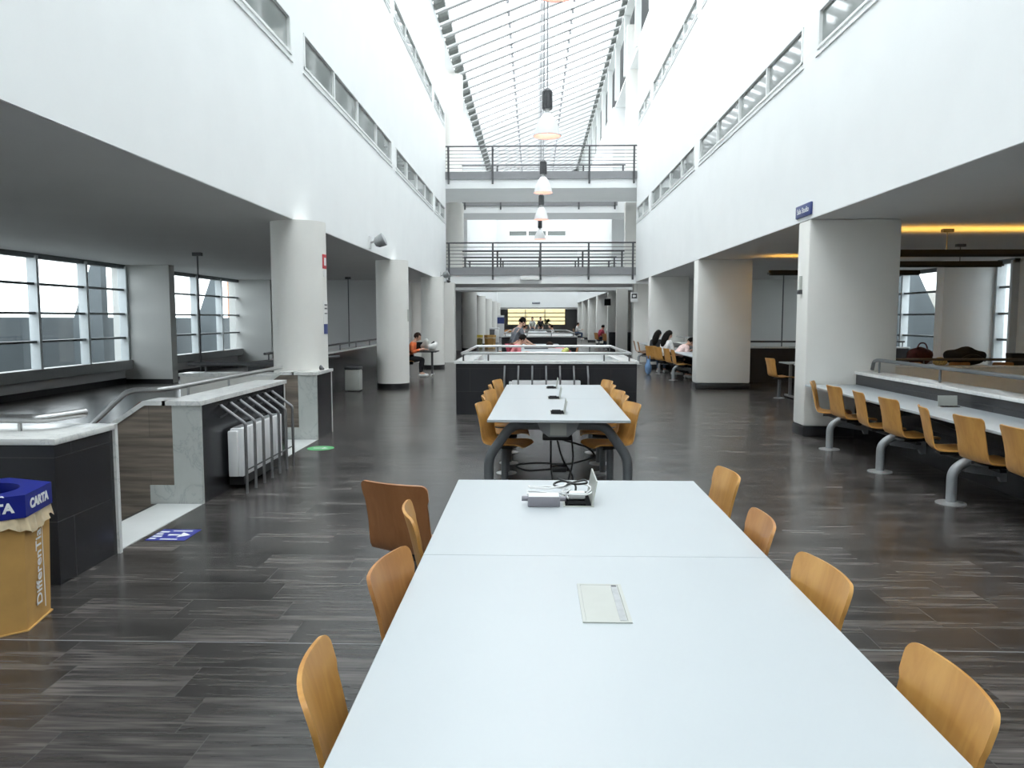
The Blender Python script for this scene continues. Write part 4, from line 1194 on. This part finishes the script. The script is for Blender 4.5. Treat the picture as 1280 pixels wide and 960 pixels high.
# tables beyond the central well
def far_table(x0, x1, y0, y1, label, z=.74):
    t = tag(empty('study_table', ((x0+x1)/2, y0, 0)), label, 'table', 'white study tables down the middle')
    h = (x1-x0)/2; L = y1-y0
    MB().box(-h, h, 0, L, z-.025, z, bevel=.003).build('tabletop', M['laminate'], t)
    for y in (.3, L-.3):
        MB().tube(bend([(-h+.02, y, 0), (-h+.02, y, .36), (-h+.2, y, z-.07), (h-.2, y, z-.07), (h-.02, y, .36), (h-.02, y, 0)], .16, 5), .04, 10).build('leg_arch', M['legmetal'], t)
    return t
far_table(-.42, .85, 19.2, 27.6, 'white study table strewn with papers beyond the central well')
far_table(-.42, .85, 43.0, 55.0, 'far white study table with seated students beyond the far well')
def sheet(x, y, z, rz, label, mat='paper', w=.21, l=.297, h=.004):
    t = tag(MB().box(-w/2, w/2, -l/2, l/2, 0, h).build('paper_sheet', M[mat]), label, 'paper', 'papers on the table beyond the central well')
    t.location = (x, y, z); t.rotation_euler = (0, 0, rz)
sheet(.15, 21.0, .7405, .2, 'loose white sheet near the near end of the table beyond the central well')
sheet(.6, 24.6, .7405, -.3, 'loose white sheet near the resting student beyond the central well')
t = tag(empty('portfolio', (.05, 23.2, .7405), .05), 'dark flat portfolio under the standing man reach', 'portfolio')
MB().box(-.35, .35, -.25, .25, 0, .03, bevel=.008).build('cover', M['darksteel'], t); MB().box(-.33, .35, -.24, .24, .006, .026).build('pages', M['paper'], t)
t = blob('snack_bag', 'crumpled yellow snack bag on the table beyond the central well', 'snack bag', (.80, 20.0, .7405), (.09, .12, .07), plain('yellow_green_foil', (.50, .50, .14), .4, noise=.3, nscale=20), 9)

# ------------------------------------------------------------------ people
def skin_mesh(nodes, edges, sub=1):
    """nodes: name -> (co, radius); first node is the root"""
    names = list(nodes)
    me = bpy.data.meshes.new('sk')
    me.from_pydata([nodes[n][0] for n in names], [(names.index(a), names.index(b)) for a, b in edges], [])
    o = bpy.data.objects.new('sk', me); COL.objects.link(o)
    md = o.modifiers.new('s', 'SKIN'); md.use_smooth_shade = True
    for i, n in enumerate(names):
        sv = me.skin_vertices[0].data[i]; r = nodes[n][1]
        sv.radius = (r, r) if not isinstance(r, tuple) else r
        sv.use_root = (i == 0)
    ss = o.modifiers.new('u', 'SUBSURF'); ss.levels = sub; ss.render_levels = sub
    bpy.context.view_layer.update()
    out = bpy.data.meshes.new_from_object(o.evaluated_get(bpy.context.evaluated_depsgraph_get()))
    bpy.data.objects.remove(o); bpy.data.meshes.remove(me)
    return out

def person(loc, rz, label, pose, shirt, legs, hair='black', longhair=False, lean=0.0, headdrop=0.0, shoes='sneaker', reach=0.0, sleeves=True, shorts=False, scale=1.0, cap=None):
    t = tag(empty('person', loc, R(rz)), label, 'person', None)
    t.scale = (scale,)*3
    sit = pose == 'sit'
    pz = .52 if sit else .93
    L = R(lean)
    def up(x, y, z):                 # upper body point given upright offsets from the pelvis, leaned forward
        return Vector((x, y*math.cos(L)+z*math.sin(L), pz+z*math.cos(L)-y*math.sin(L)))
    N = {}
    N['pelvis'] = (Vector((0, 0, pz)), .125)
    N['waist'] = (up(0, .0, .17), .115); N['chest'] = (up(0, .0, .38), .135); N['neckbase'] = (up(0, 0, .50), .075)
    N['neck'] = (up(0, .015, .57), .05); N['headc'] = (up(0, .03, .66), .06)
    E = [('pelvis', 'waist'), ('waist', 'chest'), ('chest', 'neckbase'), ('neckbase', 'neck'), ('neck', 'headc')]
    hands = []
    for s, n in ((-1, 'l'), (1, 'r')):
        N['sh'+n] = (up(s*.17, 0, .46), .062)
        if sit:
            el = up(s*.23, .10, .24); wr = Vector((s*.13, .42+reach, .78)); 
            if lean > 30: el = up(s*.26, .05, .28)
        else:
            el = up(s*.24, .10, .24); wr = Vector((s*.16, .50+reach, .93))
        N['el'+n] = (el, .045); N['wr'+n] = (wr, .030)
        hd = (wr-el).normalized(); hd = Vector((hd.x*.5, abs(hd.y)+.2, min(hd.z, 0)*.3)).normalized()
        hp = wr+hd*.075
        N['ha'+n] = (hp, (.038, .016))
        E += [('chest', 'sh'+n), ('sh'+n, 'el'+n), ('el'+n, 'wr'+n), ('wr'+n, 'ha'+n)]
        hands.append((hp, hd, s))
        if sit:
            hip = Vector((s*.09, .03, pz-.02)); kn = Vector((s*.11, .44, .50)); an = Vector((s*.11, .40, .10)); to = Vector((s*.12, .55, .045))
        else:
            hip = Vector((s*.09, 0, pz-.06)); kn = Vector((s*.10, .03, .50)); an = Vector((s*.10, -.02, .10)); to = Vector((s*.11, .14, .045))
        N['hip'+n] = (hip, .095); N['kn'+n] = (kn, .062); N['ca'+n] = (kn.lerp(an, .35)+Vector((0, -.015, 0)), .056); N['an'+n] = (an, .038); N['to'+n] = (to, .036)
        E += [('pelvis', 'hip'+n), ('hip'+n, 'kn'+n), ('kn'+n, 'ca'+n), ('ca'+n, 'an'+n), ('an'+n, 'to'+n)]
    me = skin_mesh(N, E)
    m = MB(); m.mesh(me)
    # head with face
    hc = up(0, .035, .68); H = L*.5+R(headdrop)
    rot = Matrix.Translation(hc) @ Matrix.Rotation(-H, 4, 'X')
    hm = MB(); hm.ball((0, 0, 0), (.076, .094, .115), 22, 16)
    for v in hm.bm.verts:
        if v.co.z < -.02: v.co.x *= 1-.28*min(1, (-v.co.z-.02)/.09); v.co.y = v.co.y*(1-.12*min(1, (-v.co.z-.02)/.09))+.008*min(1, (-v.co.z)/.1)
    hm.tube([(0, .088, .012), (0, .104, -.012), (0, .112, -.028), (0, .092, -.036)], [.008, .011, .014, .010], 8)
    for s in (-1, 1): hm.ball((s*.077, -.005, -.008), (.010, .020, .030), 10, 8)
    hm.tube([(-.026, .082, -.064), (0, .090, -.062), (.026, .082, -.064)], [.004, .008, .004], 6)
    h2 = bpy.data.meshes.new('h'); hm.bm.to_mesh(h2); hm.bm.free()
    m.mesh(h2, rot)
    for hp, hd, s in hands:
        sd = Vector((0, 0, 1)).cross(hd).normalized()
        for k, (off, ln) in enumerate(((-.027, .055), (-.009, .066), (.009, .070), (.027, .062))):
            ln *= .95; o2 = off*(-s)
            p0 = hp+sd*o2+hd*.0; p1 = p0+hd*(.035+ln*.5); p2 = p1+hd*ln*.5+Vector((0, 0, -.018))
            m.tube([p0, p1, p2], [.0095, .009, .0065], 6)
        p0 = hp-hd*.04-sd*(.026*(-s))*-1*-1; p1 = p0 + hd*.035 + sd*(s*.03); p2 = p1+hd*.03+Vector((0, 0, -.008))
        m.tube([p0, p1, p2], [.011, .010, .007], 6)
    body = m.build('body', M['skin'], t, angle=70)
    # eyes
    ey = MB()
    for s in (-1, 1): ey.ball((s*.031, .083, .012), (.011, .008, .007), 8, 6)
    e2 = bpy.data.meshes.new('e'); ey.bm.to_mesh(e2); ey.bm.free()
    MB().mesh(e2, rot).build('eyes', M['black'], body)
    # hair
    hr = MB(); hr.ball((0, -.012, .022), (.088, .104, .112), 22, 16)
    dl = [v for v in hr.bm.verts if (v.co.y > .045 and v.co.z < .055) or v.co.z < -.055]
    bmesh.ops.delete(hr.bm, geom=dl, context='VERTS')
    random.seed(len(label))
    for v in hr.bm.verts: v.co *= 1+random.uniform(-.03, .05)
    if longhair:
        hr.tube([(0, -.05, .06), (0, -.085, -.04), (0, -.10, -.16), (0, -.11, -.30), (0, -.12, -.40)], [.07, .092, .10, .085, .03], 14)
    h3 = bpy.data.meshes.new('h'); hr.bm.to_mesh(h3); hr.bm.free()
    MB().mesh(h3, rot).build('hair', M['hair'+hair], t, angle=80)
    # clothes: the same limbs, a little thicker
    def sub(keys, k, ends):
        NN = {}; 
        for q in keys:
            co, r = N[q]; rr = r[0] if isinstance(r, tuple) else r
            NN[q] = (Vector(co), rr*k+.006)
        for q, (a, b_, f_) in ends.items():
            co = Vector(N[a][0]).lerp(Vector(N[b_][0]), f_); ra = N[a][1]; NN[q] = (co, ra*k*.95+.006)
        return NN
    keys = ['waist', 'chest', 'neckbase', 'shl', 'shr', 'ell', 'elr']
    ends = {'low': ('pelvis', 'waist', .25)}
    ee = [('low', 'waist'), ('waist', 'chest'), ('chest', 'neckbase'), ('chest', 'shl'), ('shl', 'ell'), ('chest', 'shr'), ('shr', 'elr')]
    if sleeves:
        for n in 'lr': ends['cuff'+n] = ('el'+n, 'wr'+n, .85); ee.append(('el'+n, 'cuff'+n))
    NN = sub(keys, 1.08, ends)
    NN = {k_: NN[k_] for k_ in (['waist'] + [q for q in NN if q != 'waist'])}
    MB().mesh(skin_mesh(NN, ee)).build('shirt', M[shirt], t, angle=70)
    keys = ['pelvis', 'hipl', 'hipr', 'knl', 'knr']; ends = {}; ee = [('pelvis', 'hipl'), ('pelvis', 'hipr'), ('hipl', 'knl'), ('hipr', 'knr')]
    if not shorts:
        keys += ['cal', 'car']
        for n in 'lr':
            ee.append(('kn'+n, 'ca'+n)); ends['hem'+n] = ('an'+n, 'ca'+n, .05); ee.append(('ca'+n, 'hem'+n))
    MB().mesh(skin_mesh(sub(keys, 1.09, ends), ee)).build('shorts' if shorts else 'trousers', M[legs], t, angle=70)
    for n in 'lr':
        a, b_ = N['an'+n][0], N['to'+n][0]
        s = MB(); s.tube([(a.x, a.y-.045, .045), (a.x, a.y+.0, .058), ((a.x+b_.x)/2, (a.y+b_.y)/2, .052), (b_.x, b_.y+.02, .04), (b_.x, b_.y+.05, .03)], [.035, .048, .046, .042, .02], 12)
        for v in s.bm.verts: v.co.z = max(.0, v.co.z)
        s.build('shoe', M[shoes], t, angle=70)
    return t
person((-3.60, 21.62, 0), -90, 'person in orange top and dark trousers seated at the dark table behind the round column', 'sit', 'orange', 'blackwear', 'brown', longhair=False, lean=24, headdrop=12)
person((3.74, 22.3, 0), -62, 'long haired student in white top seated at the desk between the wide pillars', 'sit', 'whitewear', 'blackwear', 'black', True, lean=12, headdrop=15)
person((3.62, 23.2, 0), -38, 'long haired student in dark top seated above the blue bag', 'sit', 'blackwear', 'denim', 'black', True, lean=14, headdrop=20)
person((3.84, 21.2, 0), -75, 'student in dark top bent low with head over the desk', 'sit', 'palepink', 'blackwear', 'black', False, lean=42, headdrop=30)
person((-.58, 20.6, 0), -62, 'standing man in grey shirt and red shorts leaning over the table beyond the central well', 'stand', 'greywear', 'redshorts', 'black', lean=22, headdrop=25, sleeves=False, shorts=True, reach=.05)
person((-.62, 19.55, 0), -78, 'person in pink top seated in front of the standing man', 'sit', 'pink', 'denim', 'black', lean=26, headdrop=20)
person((1.10, 23.8, 0), 92, 'person in pink with head resting low on the table beyond the central well', 'sit', 'pink', 'denim', 'brown', lean=62, headdrop=10)
person((3.72, 44.2, 0), -62, 'person in dark red top seated at the far wall desk', 'sit', 'maroonwear', 'denim', 'black', lean=18, headdrop=10)
person((3.92, 41.2, 0), -58, 'person in mottled grey top seated at the far wall desk', 'sit', 'camo', 'blackwear', 'black', lean=10, headdrop=5)
person((3.3, 60.5, 0), -100, 'person in white shirt seated farthest away by the far pillars', 'sit', 'whitewear', 'denim', 'black', lean=8)
person((-.15, 57.5, 0), 180, 'standing person in pale grey top far off by the end window', 'stand', 'boxgrey', 'denim', 'black', lean=3)
person((.46, 58.0, 0), 180, 'standing person in black top far off by the end window', 'stand', 'blackwear', 'blackwear', 'black', lean=3)
person((-.72, 46.5, 0), -90, 'far seated student in dark top on the stair side of the far table', 'sit', 'maroonwear', 'denim', 'black', lean=10)
person((-.72, 43.8, 0), -90, 'far seated student in pale pink top at the near end of the far table', 'sit', 'palepink', 'denim', 'black', lean=15)
person((1.15, 47.0, 0), 90, 'far seated student in black top on the desk side of the far table', 'sit', 'blackwear', 'denim', 'black', lean=14)
person((1.15, 44.2, 0), 90, 'far seated student in white top with books on the far table', 'sit', 'whitewear', 'denim', 'brown', lean=14)
for (x, y, a, l) in ((-.72, 46.5, -90, 'dark top student'), (-.72, 43.8, -90, 'pale pink student'), (1.15, 47.0, 90, 'black top student'), (1.15, 44.2, 90, 'white top student')):
    under(x, y, a, 'far chair under the ' + l, 'chairs at the far table')
for (x, y, a, l) in ((-.62, 19.55, -78, 'chair of the person in pink before the standing man'), (1.10, 23.8, 92, 'chair of the person in pink resting on the table'), (-3.6, 21.62, -90, 'chair of the person in orange')):
    under(x, y, a, l, 'occupied chairs beyond the first columns')
for (x, y, a, l) in ((3.72, 44.2, -62, 'dark red'), (3.92, 41.2, -58, 'mottled grey')):
    under(x, y, a, 'far wall desk chair under the person in ' + l, 'chairs at the far wall desk')
under(3.3, 60.5, -100, 'farthest chair, under the person in the white shirt', 'chairs at the far wall desk')
wall_desk('far white wall desk between the far pillars', 4.1, 4.75, 40.2, 46.5)
for k, (x, y) in enumerate(((-1.95, 55.0), (-1.45, 56.0), (-1.9, 57.2))):
    chair(x, y, 170, 'far empty reddish chair ' + ('nearest the photocopier', 'in the middle of the far trio', 'behind the far trio')[k], 'far empty chairs near the photocopier', 'woodred')

# blue bag on the floor, potted plant
t = tag(empty('tote_bag', (3.36, 22.75, 0)), 'light blue bag standing on the floor under the student chairs', 'bag')
m = MB(); m.ball((0, 0, .22), (.10, .16, .23), 20, 14)
for v in m.bm.verts:
    v.co.z = max(.0, v.co.z); 
    if v.co.z > .3: v.co.x *= .7
m.build('body', M['denimbag'], t, angle=80)
for s in (-1, 1): MB().tube(bend([(s*.04, -.08, .38), (s*.04, -.05, .55), (s*.04, .05, .55), (s*.04, .08, .38)], .05), .008, 6).build('strap', M['denimbag'], t)
t = tag(empty('potted_plant', (1.15, 70, 0)), 'tall dark plant standing before the end window', 'plant')
MB().lathe([(.16, 0), (.22, .4), (.2, .4)], 20).build('pot', M['darksteel'], t); MB().tube([(0, 0, .35), (.02, 0, 1.3)], .02, 8).build('stem', M['darksteel'], t)
m = MB(); random.seed(7)
for k in range(46):
    a = random.uniform(0, 6.28); e = random.uniform(-.3, 1.2); l = random.uniform(.25, .42)
    p = Vector((.02, 0, random.uniform(1.1, 1.5))); dd = Vector((math.cos(a)*math.cos(e), math.sin(a)*math.cos(e), math.sin(e)))
    m.tube([p, p+dd*l*.5, p+dd*l+Vector((0, 0, -.05))], [.012, .035, .004], 5)
m.build('leaves', M['green'], t, angle=80)
t = tag(empty('pale_board', (-2.9, 66.5, 0)), 'blue and white roll-up board by the farthest column', 'board')
MB().box(-.3, .3, -.02, .02, .05, 1.9).build('sheet', M['whiteplastic'], t); MB().box(-.3, .3, -.025, -.02, 1.2, 1.75).build('blue_field', M['navy'], t); MB().box(-.33, .33, -.1, .1, 0, .06).build('foot', M['darksteel'], t)

# ------------------------------------------------------------------ daylight and camera
w = bpy.data.worlds.new('overcast_sky'); scene.world = w; w.use_nodes = True
bg = w.node_tree.nodes['Background']
bg.inputs['Color'].default_value = (.93, .97, 1.0, 1); bg.inputs['Strength'].default_value = 3.0

cam = bpy.data.cameras.new('camera'); cam.sensor_width = 36; cam.lens = 36*961/1280; cam.clip_end = 300; cam.clip_start = .02
co = bpy.data.objects.new('main_camera', cam); COL.objects.link(co)
co.location = (0, 0, 1.65)
co.rotation_euler = (R(90)-math.atan(82/961), 0, math.atan(28/964))
scene.camera = co

scene.view_settings.view_transform = 'Standard'
scene.view_settings.look = 'None'
scene.view_settings.gamma = 1
scene.view_settings.use_curve_mapping = False
scene.view_settings.exposure = 0.85
cy = scene.cycles
cy.use_denoising = True
cy.max_bounces = 10; cy.diffuse_bounces = 7; cy.glossy_bounces = 4; cy.transparent_max_bounces = 16
cy.sample_clamp_indirect = 6
